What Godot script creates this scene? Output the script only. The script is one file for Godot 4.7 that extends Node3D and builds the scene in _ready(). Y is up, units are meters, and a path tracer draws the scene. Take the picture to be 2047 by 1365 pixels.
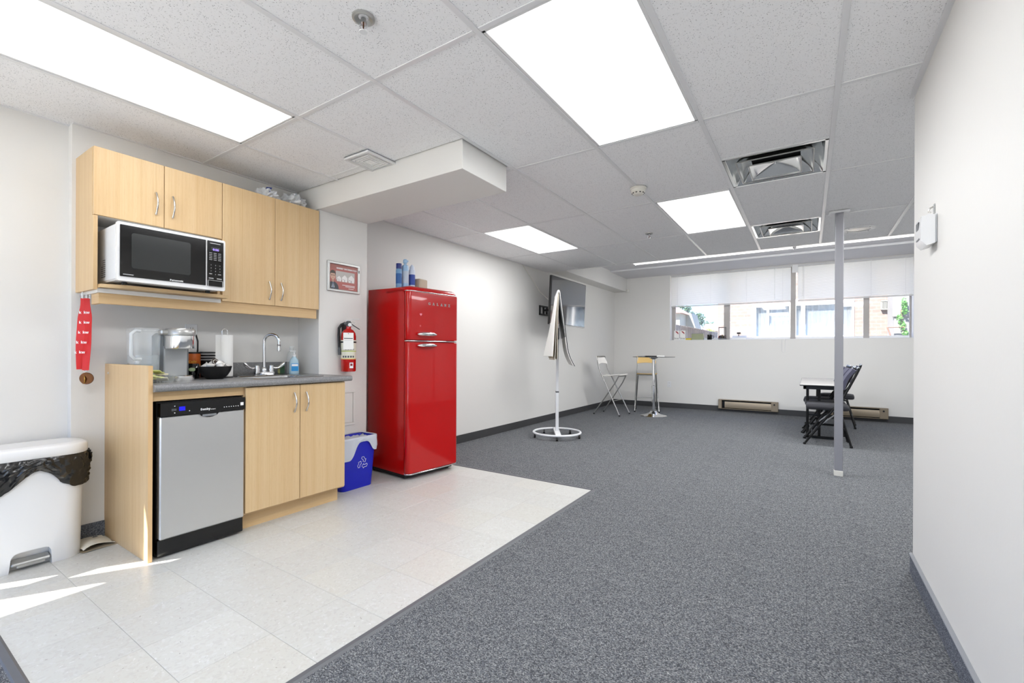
extends Node3D
# A small office kitchenette and meeting room. Metres, y up, camera at the origin's vertical, -z runs into the room along the kitchen wall.

const HC := 2.359            # underside of the suspended ceiling
const G := 0.6096            # ceiling module
const GX := -1.104           # a main-runner line
const GZ := -1.42            # a cross line
const KW := -3.458           # kitchen wall face
const LW := -3.468           # long left wall face
const NW := -3.52            # near left wall face (beside the step bin)
const BW := -9.29            # window wall face
const RW := 0.439            # near right wall face
const RE := -2.96            # where the near right wall ends

var M := {}
var used := {}
var rng := RandomNumberGenerator.new()

func _ready() -> void:
	# ---- camera
	var cam := Camera3D.new()
	cam.name = "camera"
	cam.projection = Camera3D.PROJECTION_FRUSTUM
	cam.near = 0.05
	cam.far = 200.0
	cam.size = 2.0 * 0.05 * 682.5 / 902.825
	cam.frustum_offset = Vector2(0, 0.05 * (704.495 - 682.5) / 902.825)
	add_child(cam)
	cam.position = Vector3(0, 1.084, 0)
	cam.rotation_degrees = Vector3(0, 33.216, 0.249)
	cam.current = true
	# ---- sky, exposure
	var env := Environment.new()
	env.background_mode = Environment.BG_SKY
	var sky := Sky.new()
	var sm := ProceduralSkyMaterial.new()
	sm.sky_top_color = Color(0.48, 0.65, 0.92)
	sm.sky_horizon_color = Color(0.66, 0.80, 0.95)
	sm.sky_curve = 0.12
	sm.ground_bottom_color = Color(0.45, 0.45, 0.44)
	sm.ground_horizon_color = Color(0.62, 0.63, 0.63)
	sm.sun_angle_max = 2.0
	sky.sky_material = sm
	env.sky = sky
	env.background_energy_multiplier = 2.2
	env.tonemap_mode = Environment.TONE_MAPPER_LINEAR
	env.tonemap_exposure = 1.93
	env.sdfgi_enabled = true
	env.ssao_enabled = true
	env.ssil_enabled = true
	var we := WorldEnvironment.new()
	we.name = "environment"
	we.environment = env
	add_child(we)
	# ---- sun: high, behind the camera on the left, in by the glazed door of the near left wall
	var sun := DirectionalLight3D.new()
	sun.name = "sun"
	sun.light_color = Color(1.0, 0.98, 0.94)
	sun.light_energy = 7.0
	sun.light_angular_distance = 0.53
	sun.shadow_enabled = true
	add_child(sun)
	sun.look_at_from_position(Vector3(-3.9, 10, 6.63), Vector3.ZERO, Vector3.UP)
	make_materials()
	build_floor()
	build_walls()
	build_ceiling()
	build_window()
	build_outside()
	build_cabinets()
	build_appliances()
	build_counter()
	build_near()
	build_far()
	build_ceiling_things()

const LAMP_ENERGY := 1.45
const STRIP_ENERGY := 2.7

# ------------------------------------------------------------------ naming
func numbered(nm: String) -> String:
	if not used.has(nm):
		used[nm] = 0
		return nm
	used[nm] += 1
	return "%s_%03d" % [nm, used[nm]]

func tag(o: Node, label: String, category: String, group := "", kind := "") -> void:
	if label != "": o.set_meta("label", label)
	if category != "": o.set_meta("category", category)
	if group != "": o.set_meta("group", group)
	if kind != "": o.set_meta("kind", kind)

func thing(nm: String, label: String, category: String, at := Vector3.ZERO, turn := 0.0, group := "") -> Node3D:
	var o := Node3D.new()
	o.name = numbered(nm)
	add_child(o)
	o.position = at
	o.rotation.y = turn
	tag(o, label, category, group)
	return o

func setting(nm: String, label: String, category := "") -> Node3D:
	var o := Node3D.new()
	o.name = numbered(nm)
	add_child(o)
	tag(o, label, category, "", "structure")
	return o

func part(nm: String, st: SurfaceTool, m: Material, parent: Node, label := "") -> MeshInstance3D:
	st.generate_normals()
	var o := MeshInstance3D.new()
	o.mesh = st.commit()
	o.name = nm
	o.material_override = m
	o.cast_shadow = GeometryInstance3D.SHADOW_CASTING_SETTING_ON
	parent.add_child(o, true)
	if label != "": o.set_meta("label", label)
	return o

func share(nm: String, mesh: Mesh, m: Material, parent: Node, at: Vector3) -> MeshInstance3D:
	var o := MeshInstance3D.new()
	o.mesh = mesh
	o.name = nm
	o.material_override = m
	parent.add_child(o, true)
	o.position = at
	return o

# ------------------------------------------------------------------ shapes
func S() -> SurfaceTool:
	var st := SurfaceTool.new()
	st.begin(Mesh.PRIMITIVE_TRIANGLES)
	st.set_smooth_group(-1)
	return st

func tri(st: SurfaceTool, a: Vector3, b: Vector3, c: Vector3) -> void:      # a, b, c anticlockwise from outside
	for v in [a, c, b]:
		st.set_uv(Vector2.ZERO)
		st.add_vertex(v)

func quad(st: SurfaceTool, a: Vector3, b: Vector3, c: Vector3, d: Vector3) -> void:
	tri(st, a, b, c)
	tri(st, a, c, d)

func qo(st: SurfaceTool, p: Array, ctr: Vector3) -> void:                   # turned to face away from ctr
	var n: Vector3 = (p[1] - p[0]).cross(p[2] - p[0])
	var mid := Vector3.ZERO
	for v in p: mid += v
	mid /= p.size()
	var q := p.duplicate()
	if n.dot(mid - ctr) < 0.0: q.reverse()
	tri(st, q[0], q[1], q[2])
	if q.size() == 4: tri(st, q[0], q[2], q[3])

func quad_uv(st: SurfaceTool, a: Vector3, b: Vector3, c: Vector3, d: Vector3) -> void:   # a lower left, b lower right, c upper right, d upper left
	var p := [a, b, c, d]
	var t := [Vector2(0, 1), Vector2(1, 1), Vector2(1, 0), Vector2(0, 0)]
	for k in [0, 2, 1, 0, 3, 2]:
		st.set_uv(t[k])
		st.add_vertex(p[k])

func box(st: SurfaceTool, c: Vector3, s: Vector3, b := 0.0, bs := Basis()) -> void:
	st.set_smooth_group(-1)
	var h := s.abs() * 0.5
	b = minf(b, minf(h.x, minf(h.y, h.z)) * 0.95)
	var P := func(sg: Vector3, ax: int) -> Vector3:
		var v := Vector3(sg.x * (h.x - b), sg.y * (h.y - b), sg.z * (h.z - b))
		v[ax] = sg[ax] * h[ax]
		return c + bs * v
	for ax in 3:
		var u := (ax + 1) % 3
		var w := (ax + 2) % 3
		for s1 in [-1.0, 1.0]:
			var pts := []
			for q in [[-1, -1], [1, -1], [1, 1], [-1, 1]]:
				var sg := Vector3.ZERO
				sg[ax] = s1
				sg[u] = q[0]
				sg[w] = q[1]
				pts.append(P.call(sg, ax))
			qo(st, pts, c)
	if b <= 0.0: return
	for t in 3:
		var a1 := (t + 1) % 3
		var a2 := (t + 2) % 3
		for s1 in [-1.0, 1.0]:
			for s2 in [-1.0, 1.0]:
				var lo := Vector3.ZERO
				lo[a1] = s1
				lo[a2] = s2
				var hi := lo
				lo[t] = -1
				hi[t] = 1
				qo(st, [P.call(lo, a1), P.call(hi, a1), P.call(hi, a2), P.call(lo, a2)], c)
	for sx in [-1.0, 1.0]:
		for sy in [-1.0, 1.0]:
			for sz in [-1.0, 1.0]:
				var sg := Vector3(sx, sy, sz)
				qo(st, [P.call(sg, 0), P.call(sg, 1), P.call(sg, 2)], c)

func bx(st: SurfaceTool, x0: float, x1: float, y0: float, y1: float, z0: float, z1: float, b := 0.0) -> void:
	box(st, Vector3(x0 + x1, y0 + y1, z0 + z1) * 0.5, Vector3(absf(x1 - x0), absf(y1 - y0), absf(z1 - z0)), b)

func tube(st: SurfaceTool, pts: Array, r, seg := 8, caps := true, closed := false) -> void:
	var n := pts.size()
	var rings := []
	var nrm := Vector3.ZERO
	for i in n:
		var d: Vector3
		if closed: d = (pts[(i + 1) % n] - pts[(i - 1 + n) % n]).normalized()
		elif i == 0: d = (pts[1] - pts[0]).normalized()
		elif i == n - 1: d = (pts[i] - pts[i - 1]).normalized()
		else: d = ((pts[i + 1] - pts[i]).normalized() + (pts[i] - pts[i - 1]).normalized()).normalized()
		if nrm == Vector3.ZERO:
			nrm = d.cross(Vector3.UP)
			if nrm.length() < 0.05: nrm = d.cross(Vector3.RIGHT)
		nrm = (nrm - d * nrm.dot(d)).normalized()
		var bn := d.cross(nrm)
		var rr: float = r[i] if r is Array else r
		var ring := []
		for k in seg:
			var a := TAU * k / seg
			ring.append(pts[i] + (nrm * cos(a) + bn * sin(a)) * rr)
		rings.append(ring)
	st.set_smooth_group(1)
	for i in (n if closed else n - 1):
		var A: Array = rings[i]
		var B: Array = rings[(i + 1) % n]
		for k in seg:
			var k2 := (k + 1) % seg
			quad(st, A[k], A[k2], B[k2], B[k])
	st.set_smooth_group(-1)
	if caps and not closed:
		for k in range(1, seg - 1):
			tri(st, rings[0][0], rings[0][k + 1], rings[0][k])
			tri(st, rings[n - 1][0], rings[n - 1][k], rings[n - 1][k + 1])

func bar(st: SurfaceTool, a: Vector3, b: Vector3, w: float, d: float, bev := 0.0) -> void:   # a square bar from a to b
	var dir := (b - a).normalized()
	var side := dir.cross(Vector3.UP)
	if side.length() < 0.05: side = dir.cross(Vector3.RIGHT)
	side = side.normalized()
	box(st, (a + b) * 0.5, Vector3(w, (b - a).length(), d), bev, Basis(side, dir, side.cross(dir)))

func lathe(st: SurfaceTool, prof: Array, seg := 24, at := Vector3.ZERO, bs := Basis()) -> void:   # profile of (radius, height), from the bottom up on the outside
	var g := 1
	for i in prof.size() - 1:
		var p: Vector2 = prof[i]
		var q: Vector2 = prof[i + 1]
		if i > 0:
			var o: Vector2 = prof[i - 1]
			if absf((p - o).angle_to(q - p)) > 0.6: g += 1
		st.set_smooth_group(g)
		for k in seg:
			var a := TAU * k / seg
			var b := TAU * (k + 1) / seg
			var P := func(v: Vector2, t: float) -> Vector3: return at + bs * Vector3(v.x * cos(t), v.y, -v.x * sin(t))
			if q.x < 1e-6: tri(st, P.call(p, a), P.call(p, b), P.call(q, a))
			elif p.x < 1e-6: tri(st, P.call(p, a), P.call(q, b), P.call(q, a))
			else: quad(st, P.call(p, a), P.call(p, b), P.call(q, b), P.call(q, a))
	st.set_smooth_group(-1)

func prism(st: SurfaceTool, poly: PackedVector2Array, z0: float, z1: float, xf := Transform3D()) -> void:   # polygon in xy, extruded along z
	var p := poly.duplicate()
	if Geometry2D.is_polygon_clockwise(p): p.reverse()
	var n := p.size()
	st.set_smooth_group(-1)
	var ix := Geometry2D.triangulate_polygon(p)
	for k in range(0, ix.size(), 3):
		var a := p[ix[k]]
		var b := p[ix[k + 1]]
		var c := p[ix[k + 2]]
		if (b - a).cross(c - a) < 0.0:
			var t := b
			b = c
			c = t
		tri(st, xf * Vector3(a.x, a.y, z1), xf * Vector3(b.x, b.y, z1), xf * Vector3(c.x, c.y, z1))
		tri(st, xf * Vector3(a.x, a.y, z0), xf * Vector3(c.x, c.y, z0), xf * Vector3(b.x, b.y, z0))
	var g := 2
	for k in n:
		var a := p[k]
		var b := p[(k + 1) % n]
		var o := p[(k - 1 + n) % n]
		if absf((a - o).angle_to(b - a)) > 0.6: g += 1
		st.set_smooth_group(g)
		quad(st, xf * Vector3(a.x, a.y, z0), xf * Vector3(b.x, b.y, z0), xf * Vector3(b.x, b.y, z1), xf * Vector3(a.x, a.y, z1))
	st.set_smooth_group(-1)

func rrect(w: float, h: float, r: float, n := 4) -> PackedVector2Array:
	var out := PackedVector2Array()
	for q in [[1, 1, 0.0], [-1, 1, 0.5], [-1, -1, 1.0], [1, -1, 1.5]]:
		for k in n + 1:
			var a: float = PI * (q[2] + 0.5 * k / n)
			out.append(Vector2(q[0] * (w * 0.5 - r) + r * cos(a), q[1] * (h * 0.5 - r) + r * sin(a)))
	return out

func loft(st: SurfaceTool, rings: Array, cap0 := true, cap1 := true, smooth := true) -> void:   # rings of equal length, anticlockwise seen from the end of the loft
	var n: int = rings[0].size()
	if smooth: st.set_smooth_group(1)
	for i in rings.size() - 1:
		for k in n:
			var k2 := (k + 1) % n
			quad(st, rings[i][k], rings[i][k2], rings[i + 1][k2], rings[i + 1][k])
	st.set_smooth_group(-1)
	for e in [[cap0, 0], [cap1, rings.size() - 1]]:
		if not e[0]: continue
		var R: Array = rings[e[1]]
		var c := Vector3.ZERO
		for v in R: c += v
		c /= n
		for k in n:
			if e[1] == 0: tri(st, c, R[(k + 1) % n], R[k])
			else: tri(st, c, R[k], R[(k + 1) % n])

func ring_xz(poly: PackedVector2Array, y: float, at := Vector3.ZERO) -> Array:   # a polygon (x, z) lying flat, anticlockwise from above
	var out := []
	for p in poly: out.append(at + Vector3(p.x, y, -p.y))
	return out

func sheet(st: SurfaceTool, nu: int, nv: int, fn: Callable, th := 0.0) -> void:   # a curved sheet; th gives it thickness
	var P := []
	for i in nu + 1:
		var row := []
		for j in nv + 1: row.append(fn.call(float(i) / nu, float(j) / nv))
		P.append(row)
	st.set_smooth_group(1)
	for i in nu:
		for j in nv: quad(st, P[i][j], P[i + 1][j], P[i + 1][j + 1], P[i][j + 1])
	if th > 0.0:
		var Q := []
		for i in nu + 1:
			var row := []
			for j in nv + 1:
				var du: Vector3 = P[mini(i + 1, nu)][j] - P[maxi(i - 1, 0)][j]
				var dv: Vector3 = P[i][mini(j + 1, nv)] - P[i][maxi(j - 1, 0)]
				row.append(P[i][j] - du.cross(dv).normalized() * th)
			Q.append(row)
		st.set_smooth_group(2)
		for i in nu:
			for j in nv: quad(st, Q[i][j], Q[i][j + 1], Q[i + 1][j + 1], Q[i + 1][j])
		st.set_smooth_group(-1)
		for i in nu:
			quad(st, P[i][0], Q[i][0], Q[i + 1][0], P[i + 1][0])
			quad(st, P[i + 1][nv], Q[i + 1][nv], Q[i][nv], P[i][nv])
		for j in nv:
			quad(st, P[0][j + 1], Q[0][j + 1], Q[0][j], P[0][j])
			quad(st, P[nu][j], Q[nu][j], Q[nu][j + 1], P[nu][j + 1])
	st.set_smooth_group(-1)

func arc(c: Vector3, u: Vector3, v: Vector3, r: float, a0: float, a1: float, n: int) -> Array:
	var out := []
	for k in n + 1:
		var a := deg_to_rad(lerpf(a0, a1, float(k) / n))
		out.append(c + (u * cos(a) + v * sin(a)) * r)
	return out

func letters(nm: String, words: String, cap: float, m: Material, parent: Node, at: Vector3, bs := Basis(), serif := false, weight := 400, thick := 0.0012, stretch := 1.0, left := false) -> MeshInstance3D:
	var f := SystemFont.new()
	f.font_names = PackedStringArray(["Droid Serif" if serif else "Droid Sans"])
	f.font_weight = weight
	var t := TextMesh.new()
	t.text = words
	t.font = f
	t.font_size = 48
	t.pixel_size = cap / (48.0 * 0.715)
	t.depth = thick
	t.curve_step = 1.0
	t.horizontal_alignment = HORIZONTAL_ALIGNMENT_LEFT if left else HORIZONTAL_ALIGNMENT_CENTER
	var o := MeshInstance3D.new()
	o.mesh = t
	o.name = nm
	o.material_override = m
	parent.add_child(o, true)
	o.transform = Transform3D(bs * Basis.from_scale(Vector3(stretch, 1, 1)), at)
	return o

# ------------------------------------------------------------------ materials
func mat(key: String, c: Color, rough := 0.6, metal := 0.0, o := {}) -> StandardMaterial3D:
	var m := StandardMaterial3D.new()
	m.resource_name = key
	m.albedo_color = c
	m.roughness = rough
	m.metallic = metal
	if o.has("tex"):
		m.albedo_texture = o.tex
	if o.has("bump"):
		m.heightmap_enabled = true
		m.heightmap_texture = o.bump
		m.heightmap_scale = o.get("height", 0.05)
	if o.has("tri"):
		m.uv1_triplanar = true
		m.uv1_world_triplanar = true
		m.uv1_scale = o.tri if o.tri is Vector3 else Vector3.ONE * float(o.tri)
		m.uv1_triplanar_sharpness = 8.0
	if o.has("coat"):
		m.clearcoat_enabled = true
		m.clearcoat = o.coat
		m.clearcoat_roughness = o.get("coat_rough", 0.05)
	if o.has("emit"):
		m.emission_enabled = true
		m.emission = o.emit
		m.emission_energy_multiplier = o.get("power", 1.0)
	if o.has("alpha"):
		m.transparency = BaseMaterial3D.TRANSPARENCY_ALPHA
		m.albedo_color.a = o.alpha
	if o.has("back"):
		m.backlight_enabled = true
		m.backlight = o.back
	if o.has("spec"):
		m.metallic_specular = o.spec
	if o.has("rim"):
		m.rim_enabled = true
		m.rim = o.rim
		m.rim_tint = 0.5
	M[key] = m
	return m

func picture(img: Image) -> ImageTexture:
	img.generate_mipmaps()
	return ImageTexture.create_from_image(img)

func blank(w: int, h: int, c := Color.WHITE) -> Image:
	var i := Image.create(w, h, false, Image.FORMAT_RGB8)
	i.fill(c)
	return i

func wrap_rect(img: Image, x: int, y: int, w: int, h: int, c: Color) -> void:    # a small rectangle that wraps at the edges
	for dx in w:
		for dy in h:
			img.set_pixel((x + dx + img.get_width()) % img.get_width(), (y + dy + img.get_height()) % img.get_height(), c)

func fleck(img: Image, n: int, lo: int, hi: int, cols: Array, long := 1.0) -> void:
	var w := img.get_width()
	var h := img.get_height()
	for k in n:
		var x := rng.randi_range(0, w - 1)
		var y := rng.randi_range(0, h - 1)
		var s := rng.randi_range(lo, hi)
		var c: Color = cols[rng.randi_range(0, cols.size() - 1)]
		var a := rng.randf() * TAU
		var l := int(s * rng.randf_range(1.0, long))
		for t in maxi(l, 1):
			wrap_rect(img, int(x + cos(a) * t), int(y + sin(a) * t), s, s, c)

func noise_img(w: int, h: int, sd: int, freq: float, fx: float, fy: float, oct := 3) -> Image:    # seamless greyscale noise, stretched
	var n := FastNoiseLite.new()
	n.seed = sd
	n.frequency = freq
	n.fractal_octaves = oct
	var img := Image.create(w, h, false, Image.FORMAT_L8)
	for y in h:
		for x in w:
			var a := TAU * x / w
			var b := TAU * y / h
			var v := n.get_noise_3d(cos(a) * w / TAU * fx, sin(a) * w / TAU * fx, 0.0) if fy == 0.0 else 0.5 * (n.get_noise_3d(cos(a) * w / TAU * fx, sin(a) * w / TAU * fx, sin(b) * h / TAU * fy) + n.get_noise_3d(cos(a) * w / TAU * fx + 91.0, sin(a) * w / TAU * fx, cos(b) * h / TAU * fy))
			img.set_pixel(x, y, Color.from_hsv(0, 0, clampf(0.5 + v * 0.9, 0, 1)))
	return img

func ramp(src: Image, a: Color, b: Color) -> Image:
	var out := blank(src.get_width(), src.get_height())
	for y in src.get_height():
		for x in src.get_width(): out.set_pixel(x, y, a.lerp(b, src.get_pixel(x, y).r))
	return out

func wood_image(sd: int) -> Image:
	var fine := noise_img(512, 512, sd, 0.02, 6.0, 0.22, 4)
	var broad := noise_img(512, 512, sd + 5, 0.006, 3.2, 0.14, 2)
	var pores := blank(512, 512)
	var img := blank(512, 512)
	for y in 512:
		for x in 512:
			var v := 0.55 * fine.get_pixel(x, y).r + 0.45 * broad.get_pixel(x, y).r
			img.set_pixel(x, y, Color(0.885, 0.765, 0.585).lerp(Color(0.835, 0.69, 0.50), clampf((v - 0.25) * 1.25, 0, 1)))
	for k in 900:
		var x := rng.randi_range(0, 511)
		var y := rng.randi_range(0, 511)
		for t in rng.randi_range(6, 26):
			var c := img.get_pixel(x, (y + t) % 512)
			img.set_pixel(x, (y + t) % 512, c.lerp(Color(0.76, 0.62, 0.46), 0.3))
	return img

func make_materials() -> void:
	rng.seed = 11
	# paint
	var orange_peel := picture(noise_img(256, 256, 3, 0.09, 1.0, 1.0, 2))
	mat("wall", Color(0.868, 0.862, 0.848), 0.62, 0, {"bump": orange_peel, "height": 0.012, "tri": 3.0})
	mat("wall_plain", Color(0.868, 0.862, 0.848), 0.6)
	mat("upper_ceiling", Color(0.84, 0.835, 0.845), 0.7)
	# mineral-fibre ceiling tile
	var tile := blank(1024, 1024, Color(0.94, 0.94, 0.945))
	fleck(tile, 5200, 2, 3, [Color(0.89, 0.89, 0.89), Color(0.95, 0.95, 0.95), Color(0.91, 0.91, 0.91)], 3.0)
	fleck(tile, 6000, 1, 2, [Color(0.74, 0.74, 0.75), Color(0.80, 0.80, 0.81), Color(0.69, 0.69, 0.70)], 2.0)
	fleck(tile, 1300, 2, 2, [Color(0.42, 0.42, 0.43), Color(0.54, 0.54, 0.55), Color(0.36, 0.36, 0.38)], 1.8)  # darkest flecks paint the shade inside the small pits
	var pits := blank(1024, 1024)
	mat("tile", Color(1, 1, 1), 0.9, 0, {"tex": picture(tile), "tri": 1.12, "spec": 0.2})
	mat("tee", Color(0.88, 0.88, 0.885), 0.3, 0, {"spec": 0.6})
	mat("fixture", Color(0.87, 0.87, 0.87), 0.4)
	mat("lens", Color(0.95, 0.95, 0.95), 0.4, 0, {"emit": Color(1.0, 0.995, 0.98), "power": 0.7})
	mat("chrome_soft", Color(0.95, 0.955, 0.95), 0.14, 1.0)
	# vinyl composition tile
	var vct := blank(512, 512, Color(0.815, 0.812, 0.795))
	fleck(vct, 2600, 2, 5, [Color(0.79, 0.787, 0.77), Color(0.835, 0.833, 0.82), Color(0.80, 0.795, 0.775)], 3.0)
	fleck(vct, 700, 1, 2, [Color(0.75, 0.745, 0.73), Color(0.775, 0.77, 0.75), Color(0.89, 0.89, 0.88)], 3.5)
	fleck(vct, 50, 1, 2, [Color(0.60, 0.59, 0.57)], 2.5)
	var vt := picture(vct)
	mat("vinyl", Color(0.945, 0.945, 0.945), 0.34, 0, {"tex": vt, "tri": 1.37, "spec": 0.5})
	mat("vinyl_b", Color(0.93, 0.93, 0.93), 0.37, 0, {"tex": vt, "tri": 1.21, "spec": 0.5})
	mat("vinyl_c", Color(0.94, 0.936, 0.927), 0.32, 0, {"tex": vt, "tri": 1.53, "spec": 0.5})
	mat("grout", Color(0.62, 0.61, 0.59), 0.8)
	# loop-pile carpet: rows of loops, each of its own tone
	var loops := blank(1024, 1024, Color(0.40, 0.405, 0.42))
	var lift := Image.create(1024, 1024, false, Image.FORMAT_L8)
	lift.fill(Color(0.1, 0.1, 0.1))
	var tones := [Color(0.42, 0.425, 0.435), Color(0.52, 0.525, 0.535), Color(0.61, 0.615, 0.62), Color(0.47, 0.485, 0.51), Color(0.69, 0.69, 0.685), Color(0.34, 0.345, 0.36), Color(0.56, 0.565, 0.575), Color(0.82, 0.82, 0.81)]
	for r in 128:
		for c in 102:
			var t: Color = tones[rng.randi_range(0, 6 if rng.randf() < 0.93 else 7)]
			var x := c * 10 + (5 if r % 2 else 0) + rng.randi_range(-1, 1)
			var y := r * 8 + rng.randi_range(-1, 1)
			wrap_rect(loops, x, y, 9, 7, t)
			wrap_rect(loops, x + 2, y + 1, 5, 4, t.lightened(0.06))
			wrap_rect(lift, x, y, 9, 7, Color(0.5, 0.5, 0.5))
			wrap_rect(lift, x + 1, y + 1, 7, 5, Color(0.8, 0.8, 0.8))
			wrap_rect(lift, x + 3, y + 2, 3, 3, Color(1, 1, 1))
	var lt := picture(loops)
	mat("carpet", Color(0.825, 0.83, 0.832), 0.95, 0, {"tex": lt, "bump": picture(lift), "height": 0.10, "tri": Vector3(1.9, 1.9, 1.9), "spec": 0.15})
	mat("carpet_base", Color(0.80, 0.82, 0.86), 0.95, 0, {"tex": lt, "tri": 2.6, "spec": 0.15})
	mat("carpet_cap", Color(0.55, 0.56, 0.575), 0.6)
	mat("rubber_base", Color(0.235, 0.235, 0.24), 0.55)
	mat("strip", Color(0.36, 0.365, 0.38), 0.5)
	# wood laminate
	var w := wood_image(21)
	var wt := picture(w)
	var wr := w.duplicate()
	wr.rotate_90(CLOCKWISE)
	mat("wood", Color(0.945, 0.945, 0.945), 0.42, 0, {"tex": wt, "tri": Vector3(2.1, 1.0, 2.1)})
	mat("wood_across", Color(0.915, 0.90, 0.877), 0.42, 0, {"tex": picture(wr), "tri": Vector3(1.0, 2.1, 1.0)})
	mat("wood_edge", Color(0.845, 0.70, 0.51), 0.45)
	mat("chip", Color(0.80, 0.72, 0.58), 0.8)
	mat("melamine", Color(0.87, 0.87, 0.86), 0.4)
	var lam := blank(512, 512, Color(0.50, 0.50, 0.505))
	fleck(lam, 9000, 1, 3, [Color(0.44, 0.44, 0.445), Color(0.55, 0.55, 0.555), Color(0.60, 0.60, 0.60), Color(0.47, 0.47, 0.48)], 3.0)
	mat("laminate", Color(1, 1, 1), 0.33, 0, {"tex": picture(lam), "tri": 2.6})
	# metals and plastics
	mat("nickel", Color(0.80, 0.79, 0.77), 0.27, 1.0)
	mat("chrome", Color(0.88, 0.885, 0.89), 0.07, 1.0)
	var brush := noise_img(256, 256, 8, 0.05, 9.0, 0.3, 3)
	mat("steel", Color(0.83, 0.83, 0.825), 0.42, 1.0, {"bump": picture(brush), "height": 0.004, "tri": Vector3(3, 1, 3)})
	mat("steel_sink", Color(0.70, 0.70, 0.70), 0.24, 1.0)
	mat("black_gloss", Color(0.016, 0.016, 0.018), 0.12)
	mat("black_plastic", Color(0.03, 0.03, 0.032), 0.42)
	mat("black_frame", Color(0.045, 0.043, 0.042), 0.4, 0.3)
	mat("dark_screen", Color(0.16, 0.17, 0.17), 0.16)
	mat("white_plastic", Color(0.87, 0.875, 0.88), 0.4)
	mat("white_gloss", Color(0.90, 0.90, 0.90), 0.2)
	mat("white_print", Color(0.93, 0.93, 0.93), 0.6)
	mat("grey_print", Color(0.62, 0.62, 0.62), 0.6)
	mat("red_enamel", Color(0.71, 0.010, 0.012), 0.22, 0, {"spec": 0.4, "coat": 0.4, "coat_rough": 0.03})
	mat("red_gloss", Color(0.71, 0.06, 0.045), 0.22, 0, {"coat": 0.5})
	mat("red_ribbon", Color(0.80, 0.055, 0.06), 0.5, 0, {"rim": 0.3})
	mat("blue_plastic", Color(0.02, 0.10, 0.74), 0.38)
	mat("grey_plastic", Color(0.50, 0.51, 0.52), 0.4)
	mat("grey_dark", Color(0.30, 0.31, 0.32), 0.45)
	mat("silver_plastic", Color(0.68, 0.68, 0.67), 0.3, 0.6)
	mat("bag_black", Color(0.012, 0.012, 0.014), 0.2, 0, {"spec": 0.6})
	mat("bag_white", Color(0.88, 0.89, 0.90), 0.38, 0, {"back": Color(0.4, 0.4, 0.4)})
	mat("bag_frost", Color(0.80, 0.82, 0.86), 0.3, 0, {"back": Color(0.5, 0.5, 0.55)})
	mat("clear", Color(0.86, 0.89, 0.90), 0.05, 0, {"alpha": 0.16})
	mat("clear_thick", Color(0.84, 0.87, 0.88), 0.08, 0, {"alpha": 0.2})
	mat("clear_edge", Color(0.88, 0.90, 0.91), 0.1, 0, {"alpha": 0.5})
	mat("maker_grey", Color(0.62, 0.63, 0.635), 0.4)
	mat("maker_dark", Color(0.44, 0.45, 0.455), 0.4)
	mat("pane", Color(0.93, 0.96, 0.97), 0.02, 0, {"alpha": 0.05})
	mat("paper", Color(0.92, 0.915, 0.90), 0.85)
	mat("paper_aged", Color(0.83, 0.81, 0.76), 0.85)
	mat("kraft", Color(0.60, 0.55, 0.46), 0.85)
	mat("towel", Color(0.93, 0.93, 0.92), 0.95)
	mat("post", Color(0.54, 0.54, 0.56), 0.4)
	mat("ivory", Color(0.87, 0.86, 0.82), 0.45)
	mat("heater", Color(0.58, 0.53, 0.455), 0.42, 0.35)
	mat("charcoal_cloth", Color(0.135, 0.135, 0.155), 0.85, 0, {"rim": 0.4})
	mat("sheen_cloth", Color(0.25, 0.25, 0.32), 0.8, 0, {"rim": 0.5})  # chair-back cloth with the bluish daylight sheen put into its colour
	mat("table_laminate", Color(0.69, 0.68, 0.67), 0.22)
	mat("glass_table", Color(0.30, 0.31, 0.31), 0.06, 0, {"alpha": 0.75})
	mat("birch", Color(0.87, 0.72, 0.42), 0.35)
	mat("stool_white", Color(0.91, 0.90, 0.88), 0.35)
	mat("stool_tube", Color(0.62, 0.62, 0.61), 0.3, 0.85)
	mat("blind", Color(0.88, 0.885, 0.88), 0.45, 0, {"back": Color(0.8, 0.8, 0.8)})
	mat("blind_rail", Color(0.80, 0.80, 0.80), 0.4)
	mat("window_frame", Color(0.66, 0.64, 0.62), 0.5)
	mat("window_white", Color(0.90, 0.90, 0.90), 0.5)
	mat("tv_screen", Color(0.02, 0.02, 0.022), 0.06, 0, {"spec": 0.8, "coat": 0.5, "coat_rough": 0.03})
	mat("bronze", Color(0.36, 0.22, 0.11), 0.35, 0.8)
	mat("gold", Color(0.75, 0.60, 0.33), 0.3, 0.9)
	mat("lcd_violet", Color(0.1, 0.1, 0.2), 0.3, 0, {"emit": Color(0.62, 0.52, 1.0), "power": 0.9})
	mat("lcd_blue", Color(0.02, 0.02, 0.2), 0.3, 0, {"emit": Color(0.07, 0.06, 0.85), "power": 0.7})
	# outside
	var br := blank(512, 512, Color(0.44, 0.415, 0.40))
	for r in 16:
		for c in 8:
			var t := Color(0.415, 0.355, 0.335).lerp(Color(0.39, 0.325, 0.305), rng.randf())
			wrap_rect(br, c * 64 + (32 if r % 2 else 0) + 2, r * 32 + 2, 60, 28, t)
	mat("brick", Color(1, 1, 1), 0.9, 0, {"tex": picture(br), "tri": 0.72})
	mat("curtain", Color(0.46, 0.53, 0.60), 0.8)
	mat("stucco", Color(0.50, 0.50, 0.48), 0.9)
	mat("slate", Color(0.38, 0.38, 0.39), 0.9)
	mat("fence", Color(0.42, 0.40, 0.40), 0.9)
	mat("leaf", Color(0.26, 0.34, 0.34), 0.7, 0, {"back": Color(0.3, 0.4, 0.2)})
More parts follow.
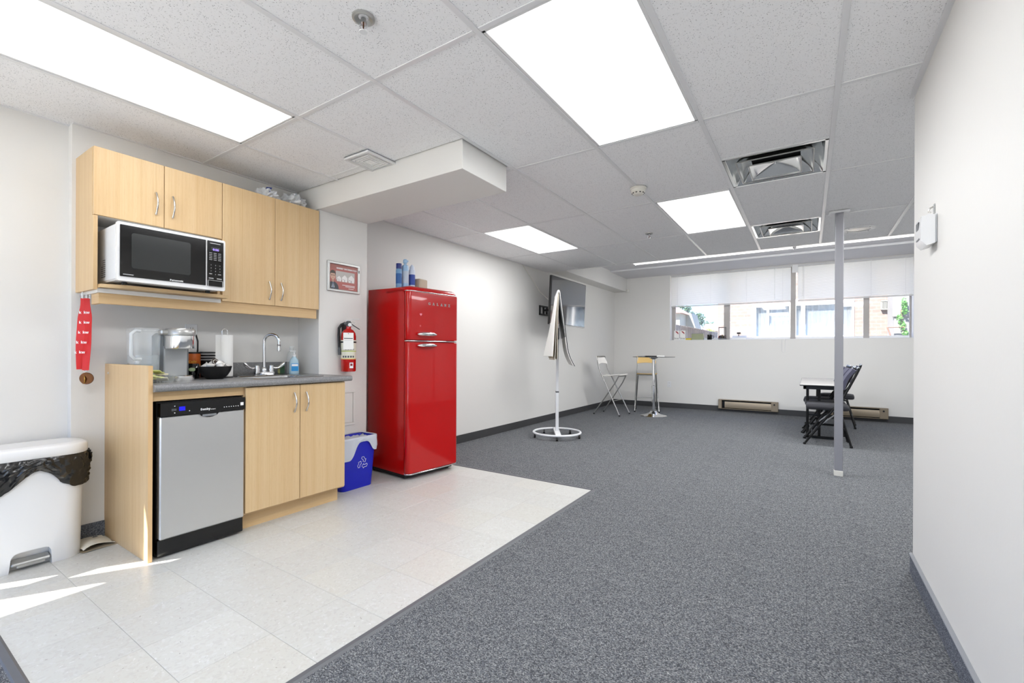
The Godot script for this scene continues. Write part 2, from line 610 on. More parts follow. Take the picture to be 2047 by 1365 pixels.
	mat("leaf_bright", Color(0.46, 0.58, 0.20), 0.7, 0, {"back": Color(0.3, 0.4, 0.1)})
	mat("ivy", Color(0.26, 0.46, 0.20), 0.6, 0, {"back": Color(0.2, 0.3, 0.1)})
	mat("bark", Color(0.36, 0.30, 0.25), 0.9)
	mat("grass", Color(0.66, 0.65, 0.62), 0.95)
	mat("rust", Color(0.36, 0.26, 0.22), 0.7)
	mat("shingle", Color(0.45, 0.36, 0.35), 0.9)
	mat("yellow", Color(0.82, 0.74, 0.20), 0.5)
	mat("olive_card", Color(0.60, 0.62, 0.50), 0.7)

# ------------------------------------------------------------------ the room
func build_floor() -> void:
	var f := setting("floor", "grey loop carpet with a rectangle of pale vinyl tiles by the kitchenette", "floor")
	var st := S()
	bx(st, -3.75, 2.6, -0.2, -0.014, -9.6, 2.7)
	part("subfloor", st, M.grout, f)
	st = S()
	bx(st, -1.408, 2.45, -0.014, 0, BW, 2.55)
	bx(st, -3.55, -1.408, -0.014, 0, BW, -3.344)
	bx(st, -3.55, -1.408, -0.014, 0, -0.357, 2.55)
	part("carpet", st, M.carpet, f, "charcoal grey loop-pile carpet")
	st = S()
	bx(st, -3.55, -1.408, -0.014, -0.0014, -3.344, -0.357)
	part("vinyl_bed", st, M.grout, f)
	var xs := [-3.55]
	var zs := [-0.357]
	for k in range(-5, 4):
		var x := -2.027 + 0.3048 * k
		if x > -3.5 and x < -1.43: xs.append(x)
	for k in range(0, 12):
		var z := -0.642 - 0.3048 * k
		if z > -3.33: zs.append(z)
	xs.append(-1.408)
	zs.append(-3.344)
	var made := {}
	var looks := [M.vinyl, M.vinyl_b, M.vinyl_c]
	for i in xs.size() - 1:
		for j in zs.size() - 1:
			var w: float = xs[i + 1] - xs[i]
			var d: float = zs[j] - zs[j + 1]
			var key := "%.3f %.3f" % [w, d]
			if not made.has(key):
				var s := S()
				box(s, Vector3(0, -0.004, 0), Vector3(w - 0.0012, 0.008, d - 0.0012), 0.0006)
				s.generate_normals()
				made[key] = s.commit()
			share("tile", made[key], looks[(i * 7 + j * 5 + i * j) % 3], f, Vector3((xs[i] + xs[i + 1]) * 0.5, 0, (zs[j] + zs[j + 1]) * 0.5))
	# edge strips between vinyl and carpet
	var prof := PackedVector2Array([Vector2(-0.017, 0), Vector2(-0.012, 0.005), Vector2(0.008, 0.006), Vector2(0.017, 0)])
	var t1 := setting("trim_1", "dark vinyl edge strip running along the long side of the vinyl floor", "trim")
	st = S()
	prism(st, prof, -3.36, -0.34, Transform3D(Basis(), Vector3(-1.408, 0, 0)))
	part("strip", st, M.strip, t1)
	var t2 := setting("trim_2", "dark edge strip across the vinyl floor in front of the refrigerator", "trim")
	st = S()
	prism(st, prof, -3.46, -1.425, Transform3D(Basis(Vector3(0, 0, -1), Vector3.UP, Vector3(1, 0, 0)), Vector3(0, 0, -3.344)))
	part("strip", st, M.strip, t2)
	var t3 := setting("trim_3", "dark edge strip between vinyl and carpet near the step bin", "trim")
	st = S()
	prism(st, prof, -3.50, -1.425, Transform3D(Basis(Vector3(0, 0, -1), Vector3.UP, Vector3(1, 0, 0)), Vector3(0, 0, -0.357)))
	part("strip", st, M.strip, t3)

func baseboard(nm: String, label: String, a: Vector3, b: Vector3, n: Vector3, h: float, t: float, m: Material, cap: Material = null) -> void:
	var o := setting(nm, label, "baseboard")
	var st := S()
	var c := (a + b) * 0.5 + n * t * 0.5
	var len := (b - a).length()
	var along := (b - a).normalized()
	box(st, c + Vector3.UP * h * 0.5, Vector3(len, h, t), 0.002, Basis(along, Vector3.UP, along.cross(Vector3.UP)))
	part("board", st, m, o)
	if cap:
		st = S()
		box(st, c + Vector3.UP * (h + 0.004) + n * 0.001, Vector3(len, 0.008, t + 0.004), 0.002, Basis(along, Vector3.UP, along.cross(Vector3.UP)))
		part("cap", st, cap, o)

func build_walls() -> void:
	var top := 2.75
	# near left wall with the glazed entrance door, out of frame
	var w := setting("wall_entry", "white painted wall beside the step bin", "wall")
	var st := S()
	bx(st, NW - 0.14, NW, -0.1, top, -0.765, 0.1)
	bx(st, NW - 0.14, NW, 2.34, top, 0.1, 1.6)
	bx(st, NW - 0.14, NW, -0.1, top, 1.6, 2.6)
	part("plaster", st, M.wall, w)
	var d := setting("door_1", "glazed entrance door with sidelight and a wide middle rail", "door")
	st = S()
	for r in [[0.1, 0.2, 0.0, 2.34], [0.35, 0.576, 0.0, 2.34], [1.42, 1.6, 0.0, 2.34]]:
		bx(st, NW - 0.012, NW + 0.008, r[2], r[3], r[0], r[1])
	for r in [[0.0, 0.12], [1.30, 1.45], [2.13, 2.34]]:
		bx(st, NW - 0.012, NW + 0.008, r[0], r[1], 0.2, 0.35)
		bx(st, NW - 0.012, NW + 0.008, r[0], r[1], 0.576, 1.42)
	part("door_frame", st, M.window_white, d)
	for r in [[0.2, 0.35, 0.12, 1.30], [0.2, 0.35, 1.45, 2.13], [0.576, 1.42, 0.12, 1.30], [0.576, 1.42, 1.45, 2.13]]:
		st = S()
		bx(st, NW - 0.004, NW, r[2], r[3], r[0], r[1])
		part("pane", st, M.pane, d)
	st = S()
	tube(st, [Vector3(NW + 0.05, 0.95, 0.50), Vector3(NW + 0.05, 1.25, 0.50)], 0.012)
	bx(st, NW + 0.006, NW + 0.05, 0.98, 1.0, 0.49, 0.51)
	bx(st, NW + 0.006, NW + 0.05, 1.2, 1.22, 0.49, 0.51)
	part("handle", st, M.nickel, d)
	# kitchen wall
	w = setting("wall_kitchen", "white painted wall behind the kitchenette cabinets", "wall")
	st = S()
	bx(st, KW - 0.2, KW, -0.1, top, -2.4, -0.765)
	part("plaster", st, M.wall, w)
	# pier that carries the extinguisher, with the bulkhead over it
	w = setting("wall_pier", "white wall pier with picture frame and extinguisher", "wall")
	st = S()
	bx(st, KW - 0.1, -3.175, -0.02, 2.186, -2.567, -2.112, 0.002)
	part("plaster", st, M.wall, w)
	w = setting("wall_bulkhead", "white boxed bulkhead hanging below the ceiling tiles over the pier", "bulkhead")
	st = S()
	bx(st, KW - 0.1, -1.736, 2.186, 2.42, -2.573, -2.10, 0.002)
	part("plaster", st, M.wall_plain, w)
	# long wall
	w = setting("wall_left", "long white painted wall behind refrigerator and flip chart", "wall")
	st = S()
	bx(st, LW - 0.2, LW, -0.1, top, -9.6, -2.4)
	part("plaster", st, M.wall, w)
	w = setting("wall_soffit", "white boxed duct along the long wall near the window", "bulkhead")
	st = S()
	bx(st, LW - 0.02, -3.2, 2.372, 2.72, BW - 0.02, -6.30, 0.002)
	part("plaster", st, M.wall_plain, w)
	# window wall
	w = setting("wall_back", "white painted wall under the wide window", "wall")
	st = S()
	bx(st, LW - 0.05, 2.6, -0.1, 1.343, BW - 0.24, BW)
	bx(st, LW - 0.05, -2.31, 1.343, top, BW - 0.24, BW)
	bx(st, 1.375, 2.6, 1.343, top, BW - 0.24, BW)
	bx(st, -2.31, 1.375, 2.635, top, BW - 0.24, BW)
	part("plaster", st, M.wall, w)
	# near right wall, its return and the far right wall
	w = setting("wall_right", "near white painted wall with the thermostat", "wall")
	st = S()
	bx(st, RW, RW + 0.12, -0.1, top, RE, 2.6)
	part("plaster", st, M.wall, w)
	w = setting("wall_partition", "white partition returning behind the near right wall", "wall")
	st = S()
	bx(st, RW + 0.12, 2.6, -0.1, top, RE, RE + 0.12)
	part("plaster", st, M.wall, w)
	w = setting("wall_side", "white side wall of the meeting area beyond the partition", "wall")
	st = S()
	bx(st, 2.45, 2.6, -0.1, top, -9.5, RE)
	part("plaster", st, M.wall, w)
	# storefront glazing across the rear, out of frame
	w = setting("wall_rear", "white wall above and below the rear storefront window", "wall")
	st = S()
	bx(st, NW - 0.14, RW + 0.12, -0.1, 0.12, 2.5, 2.62)
	bx(st, NW - 0.14, RW + 0.12, 2.26, top, 2.5, 2.62)
	bx(st, NW - 0.14, -3.36, 0.12, 2.26, 2.5, 2.62)
	bx(st, 0.28, RW + 0.12, 0.12, 2.26, 2.5, 2.62)
	part("plaster", st, M.wall, w)
	w = setting("window_2", "storefront window at the rear of the room", "window")
	st = S()
	for x in [-3.36, -2.46, -1.55, -0.64, 0.22]: bx(st, x, x + 0.06, 0.12, 2.26, 2.53, 2.58, 0.003)
	bx(st, -3.36, 0.28, 0.12, 0.18, 2.53, 2.58, 0.003)
	bx(st, -3.36, 0.28, 2.20, 2.26, 2.53, 2.58, 0.003)
	part("frame", st, M.window_white, w)
	for x in [-3.30, -2.40, -1.49, -0.58]:
		st = S()
		bx(st, x, x + 0.84, 0.18, 2.20, 2.553, 2.557)
		part("pane", st, M.pane, w)
	# bases
	baseboard("baseboard_left", "dark grey rubber base along the long wall", Vector3(LW, 0, -2.57), Vector3(LW, 0, BW), Vector3.RIGHT, 0.098, 0.008, M.rubber_base)
	baseboard("baseboard_back", "dark rubber base under the window wall", Vector3(LW, 0, BW), Vector3(2.45, 0, BW), Vector3.BACK, 0.098, 0.008, M.rubber_base)
	baseboard("baseboard_right", "carpet base with a vinyl cap along the near right wall", Vector3(RW, 0, RE), Vector3(RW, 0, 2.5), Vector3.LEFT, 0.092, 0.012, M.carpet_base, M.carpet_cap)
	baseboard("baseboard_kitchen", "grey carpet base between step bin and cabinet end panel", Vector3(KW, 0, -0.765), Vector3(KW, 0, -0.922), Vector3.RIGHT, 0.09, 0.01, M.carpet_base)
	baseboard("baseboard_entry", "grey carpet base on the wall behind the step bin", Vector3(NW, 0, -0.765), Vector3(NW, 0, 0.1), Vector3.RIGHT, 0.09, 0.01, M.carpet_base)
	baseboard("baseboard_pier", "rubber base on the pier behind the recycling bin", Vector3(-3.175, 0, -2.112), Vector3(-3.175, 0, -2.567), Vector3.RIGHT, 0.09, 0.006, M.rubber_base)

func build_ceiling() -> void:
	var c := setting("ceiling", "suspended ceiling of white fissured tiles in a white metal grid", "ceiling")
	var st := S()
	bx(st, -3.75, 2.65, 2.675, 2.85, -8.34, 2.7)
	bx(st, -3.75, 2.65, 2.645, 2.85, -9.6, -8.352)
	part("upper_ceiling", st, M.upper_ceiling, c, "painted upper ceiling over the window strip")
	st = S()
	bx(st, -3.2, 2.45, 2.638, 2.668, -8.352, -8.338, 0.002)  # step face in a whiter colour, standing in for strip light on it
	part("lit_step_face", st, M.white_gloss, c, "step face of the upper ceiling, coloured whiter to look lit")
	st = S()
	bx(st, -3.2, 2.45, HC + 0.012, 2.68, -6.312, -6.30)
	part("fascia", st, M.wall_plain, c)
	var fixtures := {"-3,-1": 1, "0,0": 1, "0,2": 1, "-3,2": 1, "0,-2": 1, "3,2": 1}
	var y := HC
	for k in range(-4, 6):
		for r in range(-3, 4):
			var x0 := GX + k * G
			var x1 := x0 + G
			var z0 := GZ - r * 2.0 * G
			var z1 := z0 - 2.0 * G
			if fixtures.has("%d,%d" % [k, r]): continue
			if r <= 0:
				if k > 2: continue
				if k == 2: x1 = RW
			if k == -4: x0 = NW if r < 0 else KW
			if k == 5: x1 = minf(x1, 2.44)
			var pieces := []
			if k == 1 and r == 1: pieces = [[z0, z0 - G]]
			elif k == 1 and r == 3: pieces = [[z0 - G, z1]]
			elif r == 0 and k == -3: pieces = [[z0, z0 - G], [z0 - G, -2.094]]
			elif r == 0 and k <= -2: pieces = [[z0, -2.094]]
			elif r == -3: pieces = [[2.49, z1]]
			else: pieces = [[z0, z1]]
			if r == 0 and k <= -2: pieces.append([-2.579, z1])
			for p in pieces:
				st = S()
				bx(st, x0 + 0.003, x1 - 0.003, y + 0.0025, y + 0.018, p[1] + 0.003, p[0] - 0.003, 0.002)
				part("ceiling_tile", st, M.tile, c)
			for p in pieces:
				if p[1] > -6.2 and not is_equal_approx(p[1], -2.094):
					st = S()
					bx(st, x0 + 0.013, x1 - 0.013, y - 0.0015, y + 0.0025, p[1] - 0.012, p[1] + 0.012, 0.001)
					part("cross_tee", st, M.tee, c)
	for key in fixtures:
		var k := int(key.split(",")[0])
		var r := int(key.split(",")[1])
		st = S()
		var z := GZ - (r + 1) * 2.0 * G
		bx(st, GX + k * G + 0.013, GX + (k + 1) * G - 0.013, y - 0.0015, y + 0.0025, z - 0.012, z + 0.012, 0.001)
		part("cross_tee", st, M.tee, c)
	for q in [[1, -3.858], [1, -5.687]]:
		st = S()
		bx(st, GX + q[0] * G + 0.013, GX + (q[0] + 1) * G - 0.013, y - 0.0015, y + 0.0025, q[1] - 0.012, q[1] + 0.012, 0.001)
		part("cross_tee", st, M.tee, c)
	for k in range(-3, 6):
		var x := GX + k * G
		var spans := [[2.49, -6.29]]
		if k <= -2: spans = [[2.49, -2.10], [-2.573, -6.29]]
		if k >= 3: spans = [[RE, -6.29]]
		for s in spans:
			st = S()
			bx(st, x - 0.012, x + 0.012, y - 0.002, y + 0.003, s[1], s[0], 0.001)
			part("main_runner", st, M.tee, c)
	# wall angles and the edge of the grid
	for a in [[KW, KW + 0.022, -0.765, -2.10], [NW, NW + 0.022, -0.765, 2.5], [LW, LW + 0.022, -6.30, -2.573], [RW - 0.022, RW, 2.5, RE]]:
		st = S()
		bx(st, a[0], a[1], y - 0.002, y + 0.002, minf(a[2], a[3]), maxf(a[2], a[3]))
		part("wall_angle", st, M.tee, c)
	st = S()
	bx(st, -3.46, 2.44, y - 0.003, y + 0.014, -6.318, -6.286, 0.001)
	part("edge_channel", st, M.tee, c)

func build_window() -> void:
	var w := setting("window_1", "wide window with brown-grey mullions over the white wall", "window")
	var zf := BW - 0.18
	var st := S()
	for r in [[-2.31, -2.245], [-1.348, -1.243], [-0.262, -0.182], [0.772, 0.85], [1.352, 1.375]]:
		st = S()
		bx(st, r[0], r[1], 1.345, 2.635, zf - 0.05, zf + (0.02 if r[0] > -0.3 and r[0] < -0.2 else 0.0), 0.004)
		part("mullion", st, M.window_frame, w)
	st = S()
	bx(st, -2.31, 1.375, 1.345, 1.385, zf - 0.047, zf - 0.004, 0.003)
	part("bottom_rail", st, M.window_white, w)
	st = S()
	bx(st, -2.31, 1.375, 2.56, 2.635, zf - 0.047, zf - 0.004, 0.003)
	part("top_rail", st, M.window_frame, w)
	for r in [[-2.245, -1.348], [-1.243, -0.262], [-0.182, 0.772], [0.85, 1.352]]:
		st = S()
		bx(st, r[0], r[1], 1.385, 2.56, zf - 0.028, zf - 0.024)
		part("pane", st, M.pane, w)
	st = S()
	bx(st, -2.315, 1.38, 1.338, 1.345, BW - 0.23, BW + 0.004, 0.002)
	part("window_sill", st, M.window_white, w)
	# little white block closing the gap between the two head rails
	st = S()
	bx(st, -0.235, -0.145, 2.50, 2.635, BW - 0.02, BW + 0.01, 0.003)
	part("bracket_block", st, M.window_white, w)
	# the blinds hang in front, half drawn
	var slat := S()
	var L := 2.03
	for b in [[-2.283, -0.252, "white horizontal blind half drawn on the window near the flip chart"], [-0.15, 1.37, "white horizontal blind half drawn on the window behind the folding table"]]:
		L = b[1] - b[0]
		var o := thing("window_blind", b[2], "blind", Vector3(b[0], 0, BW + 0.004), 0.0, "blinds on the wide window")
		st = S()
		bx(st, 0, L, 2.60, 2.632, -0.028, 0.004, 0.002)
		part("head_rail", st, M.blind_rail, o)
		slat = S()
		sheet(slat, 2, 3, func(u: float, v: float): return Vector3(u * L, 0.0115 - 0.023 * v + 0.0015 * sin(PI * v), -0.016 + 0.009 * v + 0.0012 * sin(PI * v)))
		slat.generate_normals()
		var mesh := slat.commit()
		var n := 28
		for k in n:
			var y := lerpf(2.585, 2.035, float(k) / (n - 1))
			share("slat", mesh, M.blind, o, Vector3(0, y, -0.004))
		st = S()
		bx(st, 0, L, 1.997, 2.018, -0.024, 0.0, 0.003)
		part("bottom_rail", st, M.blind_rail, o)
		for q in [0.06, 0.36, 0.66, 0.94]:
			st = S()
			tube(st, [Vector3(L * q, 2.61, 0.006), Vector3(L * q, 2.005, 0.004)], 0.0016, 5)
			part("ladder_cord", st, M.white_plastic, o)
		st = S()
		tube(st, [Vector3(L * (0.88 if b[0] < -1 else 0.05), 2.60, 0.012), Vector3(L * (0.88 if b[0] < -1 else 0.05), 2.05, 0.014)], 0.004, 6)
		part("tilt_wand", st, M.clear_thick, o)
	# pull cord hanging below the sill
	var pc := thing("blind_cord", "thin white pull cord loop hanging below the window sill", "cord", Vector3(-0.38, 0, BW + 0.012))
	st = S()
	tube(st, [Vector3(0.0, 1.34, 0), Vector3(0.0, 1.12, 0), Vector3(0.02, 1.105, 0), Vector3(0.045, 1.12, 0), Vector3(0.05, 1.34, 0)], 0.0025, 5)
	part("cord", st, M.white_plastic, pc)

func leaves(st: SurfaceTool, n: int, ctr: Vector3, size: Vector3, leaf: float) -> void:
	st.set_smooth_group(-1)
	for k in n:
		var d := Vector3(rng.randfn(), rng.randfn(), rng.randfn()).normalized() * pow(rng.randf(), 0.4)
		var p := ctr + d * size * rng.randf_range(0.8, 1.1)
		var a := Vector3(rng.randfn(), rng.randfn(), rng.randfn()).normalized() * leaf * rng.randf_range(0.6, 1.2)
		var b := a.cross(Vector3(rng.randfn(), rng.randfn(), rng.randfn())).normalized() * leaf * 0.5
		quad(st, p - a, p + b, p + a, p - b)

func tree(label: String, at: Vector3, h: float, size: Vector3, m: Material, n: int) -> void:
	var t := thing("tree", label, "tree", at, 0.0, "trees beyond the yard")
	var st := S()
	tube(st, [Vector3.ZERO, Vector3(0.05, h * 0.5, 0.03), Vector3(-0.04, h, 0)], [0.16, 0.11, 0.05], 8)
	for k in 5:
		var a := k * 1.3
		tube(st, [Vector3(0, h * (0.5 + 0.08 * k), 0), Vector3(cos(a) * size.x * 0.6, h * (0.75 + 0.07 * k), sin(a) * size.z * 0.6)], [0.05, 0.015], 6)
	part("trunk", st, M.bark, t)
	st = S()
	for k in 7:
		var a := k * 2.4
		leaves(st, n / 7, Vector3(cos(a) * size.x * 0.45, h + size.y * (0.35 * sin(k * 1.7)), sin(a) * size.z * 0.45), size * 0.62, 0.16)
	part("foliage", st, m, t)

func build_outside() -> void:
	rng.seed = 5
	var g := setting("floor_yard", "pale paved yard outside the windows", "ground")
	var st := S()
	bx(st, -40, 40, -0.6, 0.75, -60, -9.56)
	bx(st, -40, -3.72, -0.6, -0.05, -9.56, 30)
	bx(st, -3.72, 40, -0.6, -0.05, 2.66, 30)
	part("ground", st, M.grass, g)
	# brick building opposite
	var b := thing("brick_building", "salmon brick building with white framed curtained windows outside", "building", Vector3(0, 0.75, -14))
	st = S()
	bx(st, -2.15, -1.27, 0, 7, -6, 0)
	bx(st, -1.27, 0.96, 0, 0.76, -6, 0)
	bx(st, -1.27, 0.96, 1.66, 7, -6, 0)
	bx(st, 0.96, 8, 0, 7, -6, 0)
	bx(st, -1.27, 0.96, 0.7, 1.7, -6, -0.8)
	part("wall", st, M.brick, b)
	var f := part("window_frame", frame_shape(), M.window_white, b)
	for p in [[-1.19, -0.93], [-0.88, -0.41], [-0.26, -0.15], [-0.06, 0.66], [0.70, 0.92]]:
		st = S()
		bx(st, p[0], p[1], 0.80, 1.60, -0.08, -0.075)
		part("pane", st, M.pane, b)
	for p in [[-1.24, -0.36], [-0.30, 0.94]]:
		st = S()
		var x0: float = p[0]
		var x1: float = p[1]
		sheet(st, 90, 2, func(u: float, v: float): return Vector3(lerpf(x0, x1, u), 0.78 + 0.84 * v, -0.30 + 0.03 * sin(u * (x1 - x0) * 52.0) + 0.012 * sin(u * 31.0)), 0.004)
		part("curtain", st, M.curtain, b)
	st = S()
	for k in 6: bx(st, 1.48 + 0.036 * k, 1.50 + 0.036 * k, 1.42, 1.60, 0, 0.06)
	bx(st, 1.47, 1.70, 1.40, 1.42, 0, 0.07)
	bx(st, 1.47, 1.70, 1.40, 1.62, 0, 0.03)
	bx(st, 1.47, 1.70, 1.60, 1.62, 0, 0.07)
	part("vent_grille", st, M.stucco, b, "pale louvred vent")
	# grey outbuilding with ivy
	var o := thing("grey_outbuilding", "dark grey outbuilding wall beside the brick building", "building", Vector3(1.585, 0.75, -12.9))
	st = S()
	bx(st, 0.0, 3.5, 0, 1.9, -1.0, 0)
	part("wall", st, M.slate, o)
	st = S()
	bx(st, -0.03, 3.6, 1.16, 1.62, -0.1, 0.03)
	part("roof_edge", st, M.slate, o)
	var iv := thing("ivy", "green ivy climbing the dark grey outbuilding", "plant", Vector3(1.715, 0.75, -12.86))
	st = S()
	for k in 9:
		leaves(st, 60, Vector3(0.05 * sin(k * 1.9), 0.12 + k * 0.165, 0.05), Vector3(0.06, 0.12, 0.04), 0.03)
	part("foliage", st, M.ivy, iv)
	st = S()
	tube(st, [Vector3(0, 0, 0.02), Vector3(0.03, 0.6, 0.02), Vector3(-0.02, 1.3, 0.02)], 0.012, 6)
	part("stem", st, M.bark, iv)
	var h := thing("step_rail", "thin rusty handrail standing by the brick wall", "railing", Vector3(1.46, 0.75, -12.8))
	st = S()
	tube(st, [Vector3(0.0, 0.92, 0), Vector3(0.14, 0.45, 0), Vector3(0.18, 0, 0)], 0.014, 6)
	tube(st, [Vector3(0.0, 0.92, 0), Vector3(0.3, 0.92, 0)], 0.012, 6)
	tube(st, [Vector3(0.10, 0.62, 0), Vector3(0.3, 0.62, 0)], 0.012, 6)
	part("rail", st, M.rust, h)
	# the view past the brick building: fence, house, trees
	var fe := thing("board_fence", "weathered grey board fence sloping away outside", "fence", Vector3.ZERO)
	for k in 30:
		var t := k / 29.0
		st = S()
		box(st, Vector3(lerpf(-3.56, -3.30, t), 0.7 + 0.65, lerpf(-13.4, -21.6, t)), Vector3(0.03, 1.30, 0.27), 0.004)
		part("board", st, M.fence, fe)
	var ho := thing("white_house", "white house with a lower annexe set back beyond the fence", "house", Vector3(-6.9, 0.7, -26))
	st = S()
	bx(st, -1.6, 0.97, 0, 2.62, -3, 0)
	part("wall", st, M.stucco, ho)
	st = S()
	prism(st, PackedVector2Array([Vector2(-1.9, 2.6), Vector2(1.15, 2.6), Vector2(-0.4, 3.6)]), -3.2, 0.25)
	part("roof", st, M.shingle, ho)
	st = S()
	prism(st, PackedVector2Array([Vector2(0.97, 0), Vector2(1.52, 0), Vector2(1.52, 1.75), Vector2(1.25, 2.70), Vector2(0.97, 2.62)]), -3.2, -1.5)
	part("annexe", st, M.stucco, ho)
	var h2 := thing("red_roofed_house", "low house with a reddish roof far beyond the fence", "house", Vector3(-6.6, 0.7, -40))
	st = S()
	bx(st, -0.5, 0.9, 0, 2.2, -4, 0)
	part("wall", st, M.stucco, h2)
	st = S()
	prism(st, PackedVector2Array([Vector2(-0.7, 2.2), Vector2(1.1, 2.2), Vector2(0.9, 2.8), Vector2(-0.45, 2.8)]), -4.2, 0.3)
	part("roof", st, M.shingle, h2)
	tree("broad blue-green tree behind the white house", Vector3(-9.0, 0.7, -45), 3.5, Vector3(0.95, 0.85, 0.8), M.leaf, 1500)
	tree("tall loose tree rising behind the house annexe", Vector3(-9.7, 0.7, -44), 4.4, Vector3(0.7, 0.55, 0.6), M.leaf, 500)
	tree("narrow tree beside the red roof", Vector3(-7.7, 0.7, -45), 2.6, Vector3(0.5, 0.75, 0.5), M.leaf, 900)
	var hd := thing("hedge", "bright yellow-green hedge in the sun behind the fence", "hedge", Vector3(-4.45, 0.7, -26))
	st = S()
	leaves(st, 1200, Vector3(0, 1.1, 0), Vector3(0.40, 0.6, 0.4), 0.07)
	part("foliage", st, M.leaf_bright, hd)
	st = S()
	for k in 3: tube(st, [Vector3(-0.2 + 0.2 * k, 0, 0), Vector3(-0.2 + 0.2 * k, 1.0, 0)], 0.03, 5)
	part("stem", st, M.bark, hd)

func frame_shape() -> SurfaceTool:
	var st := S()
	for x in [[-1.27, -1.19], [-0.93, -0.88], [-0.41, -0.26], [-0.15, -0.06], [0.66, 0.70], [0.92, 0.96]]:
		bx(st, x[0], x[1], 0.76, 1.66, -0.12, 0.02, 0.004)
	bx(st, -1.27, 0.96, 0.74, 0.80, -0.12, 0.04, 0.004)
	bx(st, -1.27, 0.96, 1.60, 1.68, -0.12, 0.03, 0.004)
	return st

# ------------------------------------------------------------------ kitchenette (drawn in world coordinates; wpart takes the thing's own place off again)
func wpart(nm: String, st: SurfaceTool, m: Material, parent: Node3D, label := "") -> MeshInstance3D:
	var o := part(nm, st, m, parent, label)
	if parent.get_parent() == self: o.position = -parent.position
	return o

func bow_handle(parent: Node3D, x: float, y: float, z: float, len := 0.125) -> void:      # upright bow on a face that looks along +x
	var st := S()
	var pts := []
	for k in 13:
		var t := k / 12.0
		pts.append(Vector3(x + 0.004 + 0.026 * sin(PI * t), y + len * (t - 0.5), z))
	tube(st, pts, [0.006, 0.0055, 0.005, 0.005, 0.005, 0.005, 0.005, 0.005, 0.005, 0.005, 0.005, 0.0055, 0.006], 8)
	wpart("handle", st, M.nickel, parent, "satin bow handle")

func cab_door(parent: Node3D, x: float, y0: float, y1: float, z0: float, z1: float, hy: float, hz: float) -> void:
	var st := S()
	bx(st, x - 0.018, x, y0, y1, z0, z1, 0.0015)
	var d := wpart("door", st, M.wood, parent)
	bow_handle(d, x, hy, hz)

